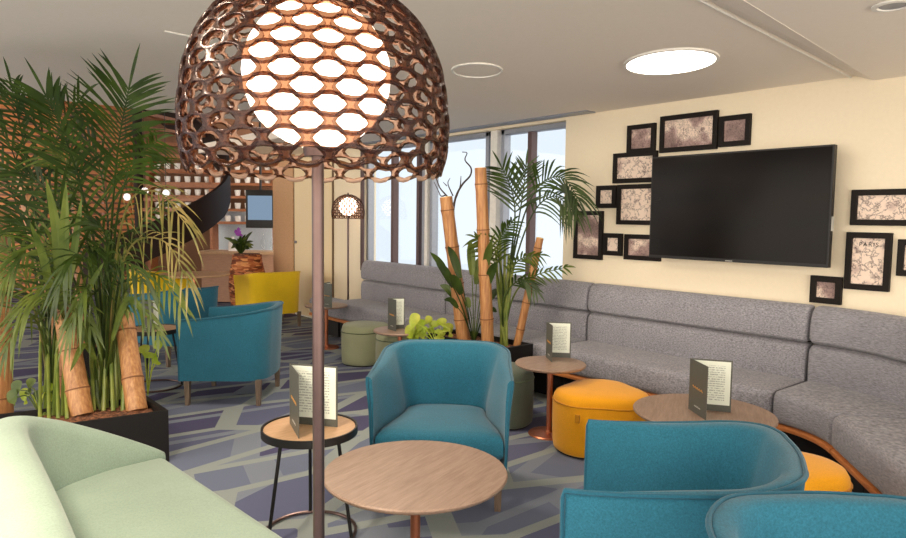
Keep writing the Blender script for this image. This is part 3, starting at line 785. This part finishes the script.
# ------------------------------------------------------------------ plants
def leaflet(q, root, d, nrm, L, w, droop, mi=0, seg=5):
    d = d.normalized(); side = d.cross(nrm).normalized(); vs = []; fs = []
    for k in range(seg+1):
        f = k/seg
        c = root+d*(L*f)+Vector((0, 0, -droop*L*f*f))
        ww = w*max(.06, (math.sin(PI*min(1, f*.86+.14))**.8)) if k < seg else w*.04
        vs += [c-side*ww, c+side*ww]
    for k in range(seg): fs.append((2*k, 2*k+1, 2*k+3, 2*k+2))
    q.add(vs, fs, mi)
VIEW = Vector((cw(0, -1).x, cw(0, -1).y, 0))
def frond(parent, base, pts, mat, n=20, L=.32, w=.011, ang=52, droop=.25, hint=None, start=.2, rr=.006, flat=.55, rng=random):
    cv = spline(pts, 24); q = MB()
    q.tube(cv, [rr*(1-.8*i/24)+.0008 for i in range(25)], 6, mi=0)
    for i in range(n):
        f = start+(1-start)*(i+.5)/n; x = f*24; k = min(int(x), 23); p = cv[k].lerp(cv[k+1], x-k)
        tg = (cv[k+1]-cv[k]).normalized()
        h = hint if hint is not None else (VIEW*.7+Vector((0, 0, .6)))
        side = tg.cross(h).normalized(); nr = side.cross(tg).normalized()
        env = (.55+.45*math.sin(PI*min(1, .12+.95*f*.92)))*L
        an = math.radians(ang*(1-flat*f))
        for sg in (-1, 1):
            j = rng.uniform(-.09, .09)
            d = tg*math.cos(an+j)+side*(sg*math.sin(an+j))+nr*(.16+rng.uniform(-.08, .12))
            leaflet(q, p, d, nr, env*rng.uniform(.86, 1.1), w*rng.uniform(.85, 1.15), droop*rng.uniform(.6, 1.4))
    leaflet(q, cv[-1], cv[-1]-cv[-2], VIEW, L*.6, w, droop)
    return q.build('frond', mat, parent, base=base, smooth=False)
def strap_leaf(q, pts, w):
    cv = spline(pts, 12); vs = []; fs = []
    for i, p in enumerate(cv):
        tg = (cv[min(i+1, 12)]-cv[max(i-1, 0)]).normalized(); side = tg.cross(VIEW+Vector((0, 0, .4))).normalized()
        f = i/12; ww = w*(math.sin(PI*(.12+.88*f))**.7 if f < 1 else .02)
        vs += [p-side*ww, p+VIEW*(-.25*ww), p+side*ww]
    for i in range(12):
        for k in range(2): fs.append((3*i+k, 3*i+k+1, 3*i+k+4, 3*i+k+3))
    q.add(vs, fs)
def bamboo(p0, p1, r, lab, group, nodes=5):
    p0, p1 = Vector(p0), Vector(p1)
    t = thing('bamboo_pole', lab, 'bamboo pole', p0, 0, group)
    pts = []; rad = []; n = nodes*8; d = p1-p0
    for i in range(n+1):
        f = i/n; ph = (f*nodes+.35) % 1
        b = 1+.10*math.exp(-(min(ph, 1-ph)/.05)**2)
        pts.append(d*f); rad.append(r*b*(1.05-.1*f))
    q = MB(); q.tube(pts, rad, 18); cu_ = q.build('culm', M['bamboo'], t)
    for i in range(nodes):
        f = (i+.65)/nodes; c = d*f; q = MB(); q.tube([c-d.normalized()*.004, c+d.normalized()*.004], r*1.12*(1.05-.1*f), 18, cap=True)
        q.build('node_ring', M['node'], cu_)
    q = MB(); q.tube([d-d.normalized()*.002, d+d.normalized()*.003], r*.86, 18); q.build('cut_end', M['bamboo_cut'], cu_)
    return t
def planter(corners, h, lab, soil=.05):
    """corners: four ground points, anticlockwise"""
    o = sum((Vector((c.x, c.y, 0)) for c in corners), Vector())/4
    t = thing('planter_box', lab, 'planter', o, 0)
    cs = [Vector((c.x, c.y, 0))-o for c in corners]
    def ring(f, z, inset=0):
        out = []
        for c in cs:
            l = c.length; out.append(tuple((c*((l-inset*1.414)/l))[:2])+(z,))
        return out
    q = MB(); q.loops([ring(1, 0), ring(1, h), ring(1, h, .025), ring(1, h-.1, .025)], caps=False)
    q.add(ring(1, 0), [(3, 2, 1, 0)]); q.build('box', M['planter'], t, smooth=False, bevel=.003)
    q = MB(); n = 14; vs = []; fs = []; rng = random.Random(3)
    g = ring(1, h-soil, .027)
    for a in range(n+1):
        for b in range(n+1):
            u, v = a/n, b/n
            p = (Vector(g[0])*(1-u)+Vector(g[1])*u)*(1-v)+(Vector(g[3])*(1-u)+Vector(g[2])*u)*v
            vs.append(p+Vector((0, 0, rng.uniform(0, .022))))
    for a in range(n):
        for b in range(n): fs.append((a*(n+1)+b, a*(n+1)+b+1, (a+1)*(n+1)+b+1, (a+1)*(n+1)+b))
    q.add(vs, fs); tag(q.build('bark_mulch', M['soil'], t, smooth=False), kind='stuff')
    return t

# -- central planter, parallel to the sofa
planter([Vector(c) for c in ((-4.45, 3.5, 0), (-3.55, 3.5, 0), (-3.55, 3.86, 0), (-4.45, 3.86, 0))], .47, 'charcoal planter box in the middle holding bamboo and a palm before the banquette')
bg = 'bamboo poles of the central planter'
ZS = .43
bamboo(on(464, 342, ZS), at(446, 197, 5.40), .054, 'short thick leaning bamboo pole with a twisted branch above it, left of the central palm', bg, 4)
bamboo(on(488, 347, ZS), at(480.5, 168, 5.2), .048, 'upright bamboo pole reaching the highest beside the central palm', bg, 4)
bamboo(on(517, 346, ZS), at(540, 238, 5.22), .031, 'thin bamboo pole leaning right of the central palm', bg, 4)
# curly branch
b0 = on(458, 340, ZS); t = thing('twisted_branch', 'dark curly bare branch rising behind the leaning bamboo pole', 'branch', b0)
Yb = 5.62
def bp(*pp): return [at(x, y, Yb) for x, y in pp]
q = MB(); q.tube(spline([b0]+bp((456, 270), (453, 225), (455, 200), (462, 185), (470, 176), (471, 168), (465, 160), (467, 153), (462, 152)), 40), [.012-.0085*i/40 for i in range(41)], 8); q.build('stem', M['branch'], t, base=b0)
for pts, r in ((((455, 200), (460, 187), (461, 176)), .008), (((454, 205), (446, 195), (440, 188), (436, 178), (432, 172)), .008), (((446, 195), (441, 196), (438, 190), (434, 182)), .006), (((453, 196), (448, 184), (450, 178)), .006), (((447, 186), (443, 182)), .005)):
    c = spline(bp(*pts), 12); q = MB(); q.tube(c, [r*(1-.6*i/12) for i in range(13)], 7); q.build('twig', M['branch'], t, base=b0)
# central palm
b0 = on(503, 346, ZS); t = thing('kentia_palm', 'dark green feather palm arching to the right in the central planter', 'palm', b0)
Yc = 5.35
def ap(pp, Y=Yc): return [at(x, y, Y+dy) for x, y, dy in pp]
fr = [([(503, 344, 0), (512, 265, 0), (526, 210, 0), (543, 182, -.05), (563, 178, -.1), (578, 198, -.15)], 22, .31, .6, 'leaf_dark'),
      ([(503, 344, 0), (510, 265, 0), (515, 215, 0), (511, 188, 0), (502, 168, -.05)], 15, .27, .12, 'leaf_dark'),
      ([(503, 344, 0), (511, 265, 0), (520, 212, 0), (524, 185, 0), (526, 166, 0)], 13, .24, .12, 'leaf_dark'),
      ([(503, 344, 0), (512, 275, 0), (532, 215, .02), (554, 196, 0), (572, 210, -.05)], 16, .22, .7, 'leaf_dark'),
      ([(503, 344, 0), (512, 300, -.05), (530, 278, -.15), (566, 267, -.3)], 14, .12, .3, 'leaf_mid'),
      ([(503, 344, 0), (505, 295, -.05), (517, 262, -.1), (540, 255, -.2)], 14, .14, .4, 'leaf_mid'),
      ([(503, 344, 0), (500, 290, -.05), (490, 250, -.1), (476, 238, -.15)], 16, .17, .35, 'leaf_mid'),
      ([(503, 344, 0), (503, 285, -.05), (498, 245, -.1), (512, 222, -.15)], 16, .17, .4, 'leaf_dark'),
      ([(503, 344, 0), (504, 300, -.1), (520, 280, -.15), (536, 290, -.2)], 12, .13, .5, 'leaf_dark')]
for pts, n, L, dr, m in fr: frond(t, b0, ap(pts), M[m], int(n*.9), L*1.15, .0085, 58, dr, start=.5, rr=.009, flat=.35, hint=VIEW-Vector((0, 0, .2)))
q = MB()
for dx, y1 in ((-7, 250), (-3, 232), (2, 240), (6, 255), (10, 262)):
    q.tube(spline([b0+Vector((random.uniform(-.03, .03), random.uniform(-.03, .03), 0)), at(503+dx*.6, 300, Yc-.03), at(503+dx, y1, Yc)], 8), .011, 8)
q.build('stems', M['stem'], t, base=b0)
# broad dark plant between the bamboo poles
b0 = on(474, 344, ZS); t = thing('dracaena_plant', 'low broad-leaved dark green plant between the two thick bamboo poles', 'plant', b0)
rng = random.Random(11)
for x, y, s in ((436, 262, 1), (440, 285, .9), (448, 246, 1), (444, 300, .7), (470, 240, 1), (497, 262, 1), (492, 240, .9), (500, 290, .8), (478, 258, 1), (465, 300, .8), (450, 275, 1), (497, 312, .7), (430, 252, .8)):
    tip = at(x, y, 5.25+rng.uniform(-.2, .3)); mid = b0.lerp(tip, .55)+Vector((0, 0, .10)); q = MB()
    q.tube(spline([b0, b0.lerp(mid, .6)+Vector((0, 0, .04)), mid], 6), .004, 5)
    strap_leaf(q, [mid, mid.lerp(tip, .5)+Vector((0, 0, .03)), tip], .034*s); q.build('leaf', M['leaf_dark' if rng.random() < .6 else 'leaf_mid'], t, base=b0, smooth=False)
# lime plant at the planter's left end
b0 = on(436, 346, ZS); t = thing('lime_leaf_plant', 'low bright lime green leafy plant hanging over the central planter left end', 'plant', b0)
for x, y, s in ((409, 322, 1.2), (416, 330, 1.3), (405, 335, 1.1), (424, 322, 1), (412, 340, 1), (432, 328, 1), (445, 326, 1.1), (452, 332, 1), (440, 338, .9), (421, 338, 1.2)):
    s *= 1.25; tip = at(x, y, 5.5+rng.uniform(-.12, .12)); c = tip.lerp(b0, .3)+Vector((0, 0, .045)); q = MB()
    q.tube(spline([b0, b0.lerp(c, .5)+Vector((0, 0, .04)), c], 6), .003, 5); strap_leaf(q, [c, c.lerp(tip, .5)+Vector((0, 0, .012)), tip], .05*s); q.build('leaf', M['leaf_lime'], t, base=b0, smooth=False)

# -- left planters
HB = .31
cA = on(168.5, 410, HB); ax = (cw(.0, 1)-cw(0, 0)).normalized()
A = Vector((cA.x, cA.y, 0)); dl = on(102, 419, HB)-cA; dl = Vector((dl.x, dl.y, 0)).normalized()*.95; dw = on(152, 399, HB)-cA; dw = Vector((dw.x, dw.y, 0)).normalized()*.40
planter([A+dl, A, A+dw, A+dl+dw], HB, 'low black planter box with bark mulch beside the mint sofa, under the left palm')
B0 = cw(-3.04, 4.86); dl2 = cw(.40, 0); dw2 = cw(0, .40)
planter([B0, B0+dl2, B0+dl2+dw2, B0+dw2], .46, 'taller black planter box behind the low one in the left palm corner')
bg = 'bamboo poles of the left planter'
ZL = HB-.04
bamboo(on(137, 411, ZL), at(124, 315, 4.14), .058, 'short bamboo pole at the right end of the left planter', bg, 2)
bamboo(on(82, 415, ZL), at(62, 300, 4.0), .060, 'thick rough bamboo pole beside the mint sofa back in the left planter', bg, 3)
bamboo(cw(-2.84, 5.05, .42), at(74, 178, 5.15), .03, 'slim orange bamboo pole in the rear planter behind the palm stems', bg, 4)
bamboo(cw(-2.98, 4.3, 0), at(-4, 205, 4.3), .075, 'very thick orange bamboo trunk at the left picture edge behind the mint sofa', bg, 4)
bamboo(cw(-2.75, 4.75, 0), at(24, 175, 4.85), .06, 'tall grey-brown bamboo trunk behind the left fronds, right of the edge trunk', bg, 4)
# left areca palm: several fronds from a clump of green stems
b0 = on(110, 408, ZL); t = thing('areca_palm', 'big green feather palm filling the upper left corner above the black planter', 'palm', b0)
Yl = 4.1
LP = [  # rachis points, leaflets, length, droop, material, leaflet angle
 ([(110,408,0),(109,270,-.1),(115,175,-.35),(121,125,-.6),(127,92,-.75)],34,.42,.10,'leaf_dark',62),
 ([(108,408,0),(112,290,-.1),(128,205,-.25),(158,192,-.4),(186,224,-.5)],20,.22,.7,'leaf_yel',50),
 ([(108,408,0),(116,300,-.1),(132,245,-.2),(165,242,-.35),(190,285,-.45)],18,.17,.6,'leaf_yel',46),
 ([(110,408,0),(116,320,-.1),(130,285,-.2),(158,275,-.35),(182,308,-.45)],18,.15,.6,'leaf_mid',46),
 ([(100,408,0),(88,300,-.1),(66,220,-.2),(36,180,-.3),(6,170,-.3)],22,.28,.4,'leaf_dark',46),
 ([(100,408,0),(84,310,-.1),(60,255,-.2),(30,245,-.3),(4,280,-.4)],20,.24,.5,'leaf_mid',46),
 ([(104,408,0),(95,280,.0),(72,190,-.1),(36,125,-.3),(0,92,-.4)],18,.34,.3,'leaf_dark',50),
 ([(104,408,0),(98,300,-.1),(86,215,-.15),(72,170,-.2),(50,150,-.25)],20,.24,.4,'leaf_mid',48),
 ([(104,408,0),(104,300,-.1),(108,225,-.15),(100,170,-.2),(82,130,-.2)],22,.28,.3,'leaf_dark',48),
 ([(110,408,0),(114,320,-.1),(124,260,-.15),(142,222,-.2),(166,205,-.25)],18,.20,.5,'leaf_dark',46),
 ([(104,408,0),(96,330,-.1),(76,292,-.2),(48,285,-.3),(20,310,-.4)],18,.20,.5,'leaf_mid',46),
 ([(110,408,0),(112,340,-.1),(122,310,-.2),(140,305,-.25),(160,335,-.3)],16,.14,.5,'leaf_mid',46),
 ([(106,408,0),(108,330,-.15),(114,280,-.3),(128,262,-.4),(150,290,-.45)],16,.17,.7,'leaf_dark',44),
 ([(104,408,0),(100,330,-.15),(90,270,-.3),(74,255,-.4),(58,290,-.45)],16,.18,.7,'leaf_dark',44),
 ([(104,408,0),(100,340,-.15),(92,300,-.3),(84,290,-.4),(70,330,-.45)],14,.16,.8,'leaf_mid',44),
 ([(104,408,0),(104,320,-.1),(108,262,-.2),(104,232,-.3),(90,222,-.35)],18,.22,.5,'leaf_dark',46),
]
FAN = [([(110,408,0),(110,270,-.1),(114,190,-.3),(120,135,-.5),(129,88,-.62)],25,.50,.16,'leaf_dark',52),
       ([(110,408,0),(112,280,-.1),(120,200,-.3),(138,158,-.45),(158,140,-.55)],18,.26,.3,'leaf_dark',54),
       ([(104,408,0),(98,270,-.05),(82,190,-.2),(62,130,-.4),(46,96,-.5)],20,.40,.12,'leaf_dark',52)]
for pts, n, L, dr, m, an in FAN: frond(t, b0, ap(pts, Yl), M[m], n, L, .0085, an, dr, start=.52, rr=.009, flat=.30, rng=rng, hint=VIEW-Vector((0, 0, .45)))
for pts, n, L, dr, m, an in LP[1:]: frond(t, b0, ap(pts, Yl), M[m], int(n*.72), L*1.35, .006 if m == 'leaf_yel' else .0085, an+6, dr, start=.36, rr=.009, rng=rng, hint=VIEW-Vector((0, 0, .35)) if pts[-1][1] < 135 else None)
for k in range(11):
    x0 = 94+k*3.2; b1 = on(x0, 411-(k % 3)*3, ZL); q = MB()
    q.tube(spline([b1, at(x0+rng.uniform(-5, 5), 330, Yl), at(x0+rng.uniform(-12, 12), 215+rng.uniform(0, 60), Yl-.05)], 10), [.013-.0006*i for i in range(11)], 8); q.build('stem', M['stem'], t, base=b0)
for (x0, y0), (x1, y1), (x2, y2), w_ in (((60,310),(56,230),(46,178),.030), ((62,310),(64,240),(66,182),.034), ((64,310),(74,250),(82,196),.026), ((56,320),(44,260),(30,222),.026), ((66,330),(88,290),(104,262),.024), ((92,350),(76,320),(58,330),.024), ((112,340),(128,300),(150,318),.022), ((96,360),(84,345),(70,372),.022)):
    q = MB(); p0 = at(x0, y0, Yl-.2); q.tube(spline([on(100, 410, ZL), at((x0+100)/2, (y0+410)/2, Yl-.1), p0], 6), .004, 5)
    strap_leaf(q, [p0, at(x1, y1, Yl-.3), at(x2, y2, Yl-.42)], w_); q.build('blade', M['leaf_mid'], t, base=b0, smooth=False)
# second, looser palm at the very left
b0 = cw(-2.55, 4.28, ZL); b0 = on(52, 418, ZL); t = thing('parlour_palm', 'yellow-green palm with thin drooping fronds at the left picture edge', 'palm', b0)
LP2 = [
 ([(52,418,0),(44,300,0),(34,200,-.1),(22,135,-.3),(12,88,-.45)],24,.30,.25,'leaf_dark',48),
 ([(52,418,0),(40,300,0),(22,220,-.05),(2,175,-.1),(-25,160,-.1)],20,.28,.4,'leaf_dark',46),
 ([(52,418,0),(50,310,-.05),(54,240,-.1),(60,190,-.1),(78,160,-.15)],20,.24,.3,'leaf_mid',46),
 ([(52,418,0),(40,330,-.05),(24,290,-.1),(6,290,-.15),(-12,320,-.2)],18,.22,.5,'leaf_yel',44),
 ([(52,418,0),(54,330,-.05),(64,270,-.1),(84,245,-.15),(106,262,-.2)],18,.2,.5,'leaf_dark',44),
 ([(52,418,0),(46,340,-.05),(34,300,-.1),(18,262,-.15),(-6,232,-.2)],20,.24,.3,'leaf_mid',44),
 ([(52,418,0),(54,345,-.1),(62,310,-.2),(76,300,-.25),(92,330,-.3)],14,.16,.5,'leaf_mid',44),
 ([(52,418,0),(48,320,.1),(46,230,.05),(56,140,-.15),(80,100,-.3)],24,.30,.25,'leaf_dark',48),
 ([(52,418,0),(46,320,.1),(30,225,.1),(12,150,-.05),(-18,110,-.15)],24,.32,.3,'leaf_dark',46),
 ([(52,418,0),(46,350,-.1),(34,318,-.2),(20,318,-.3),(6,350,-.35)],16,.17,.7,'leaf_mid',44),
 ([(52,418,0),(50,340,-.1),(44,270,-.15),(34,235,-.25),(14,222,-.3)],18,.22,.5,'leaf_dark',46),
]
for pts, n, L, dr, m, an in LP2: frond(t, b0, ap(pts, Yl+.05), M[m], int(n*.72), L*1.35, .006 if m == 'leaf_yel' else .0085, an+6, dr, start=.34, rr=.008, rng=rng, hint=VIEW-Vector((0, 0, .35)) if pts[-1][1] < 135 else None)
for k in range(7):
    x0 = 40+k*4.5; b1 = on(x0, 419-(k % 2)*3, ZL); q = MB()
    q.tube(spline([b1, at(x0+rng.uniform(-4, 4), 330, Yl+.05), at(x0+rng.uniform(-14, 14), 240+rng.uniform(0, 60), Yl)], 10), [.011-.0005*i for i in range(11)], 8); q.build('stem', M['stem'], t, base=b0)
# broad leaves low in the planters
b0 = on(40, 416, ZL); t = thing('broad_leaf_plant', 'low plant with broad round green leaves showing just above the mint sofa back', 'plant', b0)
for x, y, s in ((12, 392, 1.1), (28, 388, 1), (50, 396, 1.3), (38, 402, 1), (22, 400, 1), (8, 402, 1)):
    tip = at(x, y, 3.85+rng.uniform(-.1, .1)); c = tip.lerp(b0, .28)+Vector((0, 0, .05)); q = MB()
    q.tube(spline([b0, b0.lerp(c, .5)+Vector((0, 0, .06)), c], 6), .004, 5); strap_leaf(q, [c, c.lerp(tip, .5)+Vector((0, 0, .01)), tip], .05*s); q.build('leaf', M['leaf_lime' if rng.random() < .4 else 'leaf_mid'], t, base=b0, smooth=False)
b0 = cw(-1.99, 4.28, ZL); t = thing('broad_leaf_plant', 'small plant with round lime leaves beside the bamboo at the left planter right end', 'plant', b0)
for x, y, s in ((150, 352, 1.1), (158, 360, .8), (143, 345, .9), (160, 340, .7)):
    tip = at(x, y, 4.3); c = tip.lerp(b0, .25)+Vector((0, 0, .03)); q = MB()
    q.tube(spline([b0, b0.lerp(c, .5)+Vector((0, 0, .05)), c], 6), .004, 5); strap_leaf(q, [c, c.lerp(tip, .5)+Vector((0, 0, .01)), tip], .045*s); q.build('leaf', M['leaf_lime'], t, base=b0, smooth=False)

# ------------------------------------------------------------------ stair and bar at the far left
ax = cw(-4.95, 10.5); t = thing('spiral_staircase', 'dark steel spiral staircase with wooden treads beyond the left palm', 'staircase', ax)
RS = 1.32
a_cam = YAW
def sa(phi): return phi+a_cam     # phi measured in view-aligned ground axes
def zst(phi): return 1.74+phi/(PI/2)*(1.42 if phi > 0 else 1.0)
rings = []
for i in range(61):
    ph = math.radians(-150+262*i/60); z = zst(ph); th = sa(ph); c, s = math.cos(th), math.sin(th)
    rings.append([(RS*c, RS*s, max(0, z-.26)), ((RS+.05)*c, (RS+.05)*s, max(0, z-.26)), ((RS+.05)*c, (RS+.05)*s, min(3.68, max(.02, z+.26))), (RS*c, RS*s, min(3.68, max(.02, z+.26)))])
q = MB(); q.loops(rings); q.build('stringer', M['stringer'], t, smooth=True)
q = MB(); q.lathe([(.07, 0), (.07, 3.7)], 20); q.build('centre_pole', M['stringer'], t)
for i in range(18):
    ph = math.radians(-118+14.5*i); z = zst(ph)-.05
    if z < .1 or z > 3.6: continue
    q = MB(); w = math.radians(9)
    vs = []
    for zz in (z, z+.05):
        for r, d in ((.06, -w), (RS+.01, -w), (RS+.01, w), (.06, w)): th = sa(ph+d); vs.append((r*math.cos(th), r*math.sin(th), zz))
    q.add(vs, [(0,3,2,1), (4,5,6,7), (0,1,5,4), (1,2,6,5), (2,3,7,6), (3,0,4,7)]); q.build('tread', M['stair_wood'], t, smooth=False)
# curved slatted wooden screen behind the stair
cc = cw(-8.0, 12.6); t = thing('slatted_screen', 'curved screen of orange wooden slats behind the staircase and left palm', 'screen', cc)
q = MB()
for i in range(34):
    z = .15+i*.095; rings = []
    for k in range(25):
        th = sa(math.radians(-100+98*k/24)); R_ = 2.05+.10*math.sin(i*.25)
        rings.append([(R_*math.cos(th), R_*math.sin(th), z), ((R_+.04)*math.cos(th), (R_+.04)*math.sin(th), z), ((R_+.04)*math.cos(th), (R_+.04)*math.sin(th), z+.055), (R_*math.cos(th), R_*math.sin(th), z+.055)])
    q.loops(rings)
q.build('slats', M['slat_wood'], t, smooth=False)
for k in range(6):
    th = sa(math.radians(-97+92*k/5)); q = MB(); q.box((1.98*math.cos(th), 1.98*math.sin(th), 1.7), (.06, .06, 3.4), th); q.build('upright', M['stair_wood'], t, smooth=False)
# bar shelves with cups
Ysh = 12.6; XA, XB = -5.7, -3.36
c0 = cw((XA+XB)/2, Ysh); t = thing('bar_shelf', 'wooden back bar shelving with rows of white cups behind the staircase', 'shelf', c0, YAW)
zs = [1.32, 1.56, 1.80, 2.04, 2.28, 2.55]
for z in zs:
    q = MB(); q.box((0, 0, z), (XB-XA, .32, .05)); q.build('shelf_board', M['stair_wood'], t, smooth=False)
for x in (-(XB-XA)/2, 0, (XB-XA)/2):
    q = MB(); q.box((x, .0, 1.3), (.05, .32, 2.6)); q.build('side_panel', M['stair_wood'], t, smooth=False)
cup0 = None
rows_ = ['lowest', 'second lowest', 'third', 'fourth', 'top']
for j, z in enumerate(zs[:5]):
    for k in range(12):
        X = XA+.14+k*(XB-XA-.28)/11
        if abs(X-(XA+XB)/2) < .06: X += .07
        p = cw(X, Ysh-.05, z+.025)
        if cup0 is None:
            q = MB(); q.lathe([(.042, 0), (.05, .03), (.058, .11), (.052, .11), (.045, .03)], 14); o = q.build('cup', M['cup'])
            cup0 = o
        else:
            o = cup0.copy(); C.objects.link(o)
        o.location = p; tag(o, 'small white cup standing in a row on the %s wooden back bar shelf' % rows_[j], 'cup', 'white cups on the %s bar shelf' % rows_[j])
# pale bar back panel, screen, counter
c0 = cw(-3.75, 13.0); q = MB(); q.box((c0.x, c0.y, 1.1), (1.9, .06, .9), YAW); tag(q.build('wall_bar_panel', M['barwall'], smooth=False), kind='structure')
p = at(260, 209, 11.6); t = thing('bar_screen', 'small dark framed screen with pale blue picture above the bar counter', 'screen', (p.x, p.y, p.z-.33), YAW)
q = MB(); q.box((0, .03, .33), (.50, .05, .66)); q.build('casing', M['black'], t, smooth=False, bevel=.004)
q = MB(); q.box((0, .0, .35), (.42, .012, .42)); q.build('display', M['barscreen'], t, smooth=False)
q = MB(); q.tube([(0, .04, .66), (0, .04, 3.7-(p.z-.33))], .02, 10); q.build('ceiling_rod', M['black'], t)
ca, cb = cw(-4.1, 11.0), cw(-2.75, 11.0); cm = (ca+cb)/2
t = thing('bar_counter', 'pale wooden bar counter between the staircase and the cream wall', 'counter', (cm.x, cm.y, 0), YAW)
q = MB(); q.box((0, .25, .42), (1.5, .5, .80)); q.build('front_panel', M['bar_wood'], t, smooth=False)
q = MB(); q.box((0, .24, .84), (1.58, .58, .05)); q.build('countertop', M['inset_wood'], t, smooth=False, bevel=.006)
for i, (X, h, r, mt, lab) in enumerate(((-3.72, .24, .07, 'cup', 'pale jug standing on the bar counter left of the leafy planter'), (-3.2, .30, .05, 'glass', 'clear glass bottle on the bar counter under the small screen'), (-3.05, .26, .045, 'glass', 'shorter clear glass bottle on the bar counter beside the cream wall'))):
    p = cw(X, 11.2, .865); q = MB(); q.lathe([(r, 0), (r, h*.6), (r*.45, h*.75), (r*.4, h), (r*.3, h)], 18); o = q.build('bottle' if i else 'jug', M[mt]); o.location = p; tag(o, lab, 'bottle' if i else 'jug')
# driftwood planter in front of the counter with a leafy plant and purple flowers
p = cw(-3.12, 10.05); t = thing('driftwood_planter', 'drum planter clad in reddish wood chips in front of the bar counter', 'planter', (p.x, p.y, 0))
q = MB(); prof = []
for i in range(15): z = .87*i/14; prof.append((.20+.07*math.sin(PI*(.15+.8*i/14))+random.uniform(-.006, .006), z))
q.lathe(prof, 30); q.build('drum', M['chips'], t)
q = MB(); q.lathe([(.19, .86), (.19, .885), (.1, .89)], 24); q.build('soil', M['soil'], t)
b0 = Vector((p.x, p.y, .885)); b0 = cw(-3.2, 10.0, .885); t = thing('bar_plant', 'bushy green plant growing from the wood-chip drum by the bar', 'plant', b0)
for k in range(26):
    th = rng.uniform(0, 2*PI); l = rng.uniform(.12, .34); q = MB(); e = b0+Vector((math.cos(th)*l*.7, math.sin(th)*l*.7, rng.uniform(.05, .36)))
    strap_leaf(q, [b0, b0.lerp(e, .5)+Vector((0, 0, .07)), e], .026); q.build('leaf', M['leaf_dark' if k % 3 else 'leaf_mid'], t, base=b0, smooth=False)
b0 = cw(-3.56, 11.15, .865); t = thing('orchid', 'small purple flower on the bar counter left of the bushy plant', 'flower', b0)
q = MB(); q.tube([b0, b0+Vector((0, 0, .2))], .006, 6); q.build('stem', M['stem'], t, base=b0)
for k in range(7):
    th = k*.9; e = b0+Vector((math.cos(th)*.09, math.sin(th)*.09, .16+.04*k)); q = MB(); strap_leaf(q, [b0+Vector((0, 0, .15+.03*k)), e.lerp(b0, .2)+Vector((0, 0, .03)), e], .035); q.build('petal', M['leaf_purple'], t, base=b0, smooth=False)
for i, (x, y) in enumerate(((127, 197), (145, 191), (166, 193))):
    p = at(x, y, 8.55+.12*i); t = thing('pendant_light', ['small white pendant globe left of the three before the slatted screen', 'small white pendant globe in the middle of the three before the screen', 'small white pendant globe right of the three, nearest the stair edge'][i], 'pendant light', p, 0, 'small white pendant globes')
    q = MB(); q.lathe([(.010, -.045), (.032, -.034), (.046, 0), (.032, .034), (.010, .045)], 18); q.build('globe', M['pendant'], t)
    q = MB(); q.tube([(0, 0, .043), (0, 0, 3.70-p.z)], .004, 6); q.build('cord', M['black'], t)

# ------------------------------------------------------------------ light
w = bpy.data.worlds.new('sky'); sc.world = w; w.use_nodes = True
nt = w.node_tree; bg_ = nt.nodes['Background']
tc = nt.nodes.new('ShaderNodeTexCoord'); dp = nt.nodes.new('ShaderNodeVectorMath'); dp.operation = 'DOT_PRODUCT'
dp.inputs[1].default_value = (.72, -.69, 0)      # added warm boost of the background behind the viewpoint, filling the interior
rp = nt.nodes.new('ShaderNodeValToRGB'); mr = nt.nodes.new('ShaderNodeMapRange')
nt.links.new(tc.outputs['Generated'], dp.inputs[0]); nt.links.new(dp.outputs['Value'], mr.inputs['Value'])
mr.inputs['From Min'].default_value = -.2; mr.inputs['From Max'].default_value = .7; mr.inputs['To Min'].default_value = 0; mr.inputs['To Max'].default_value = 1
nt.links.new(mr.outputs[0], rp.inputs['Fac']); nt.links.new(rp.outputs[0], bg_.inputs['Color'])
e = rp.color_ramp.elements; e[0].position = 0; e[0].color = (.77, .83, .90, 1); e[1].position = 1; e[1].color = (4.2, 3.7, 3.1, 1)
bg_.inputs['Strength'].default_value = 1.0

cam = bpy.data.cameras.new('camera'); cam.lens = FOC/906*36; cam.sensor_width = 36; cam.clip_start = .05
co = bpy.data.objects.new('camera', cam); C.objects.link(co)
def uw3(v): return cw(v.x, v.y, v.z)
rx, ry, rz_ = uw3(AX_R), -uw3(AX_D), -uw3(AX_F)
co.matrix_world = Matrix(((rx.x, ry.x, rz_.x, 0), (rx.y, ry.y, rz_.y, 0), (rx.z, ry.z, rz_.z, EYE), (0, 0, 0, 1)))
sc.camera = co
sc.view_settings.view_transform = 'Standard'; sc.view_settings.look = 'None'; sc.view_settings.gamma = 1; sc.view_settings.use_curve_mapping = False
sc.view_settings.exposure = 0.3
sc.cycles.use_denoising = True
sc.cycles.max_bounces = 8; sc.cycles.transparent_max_bounces = 16
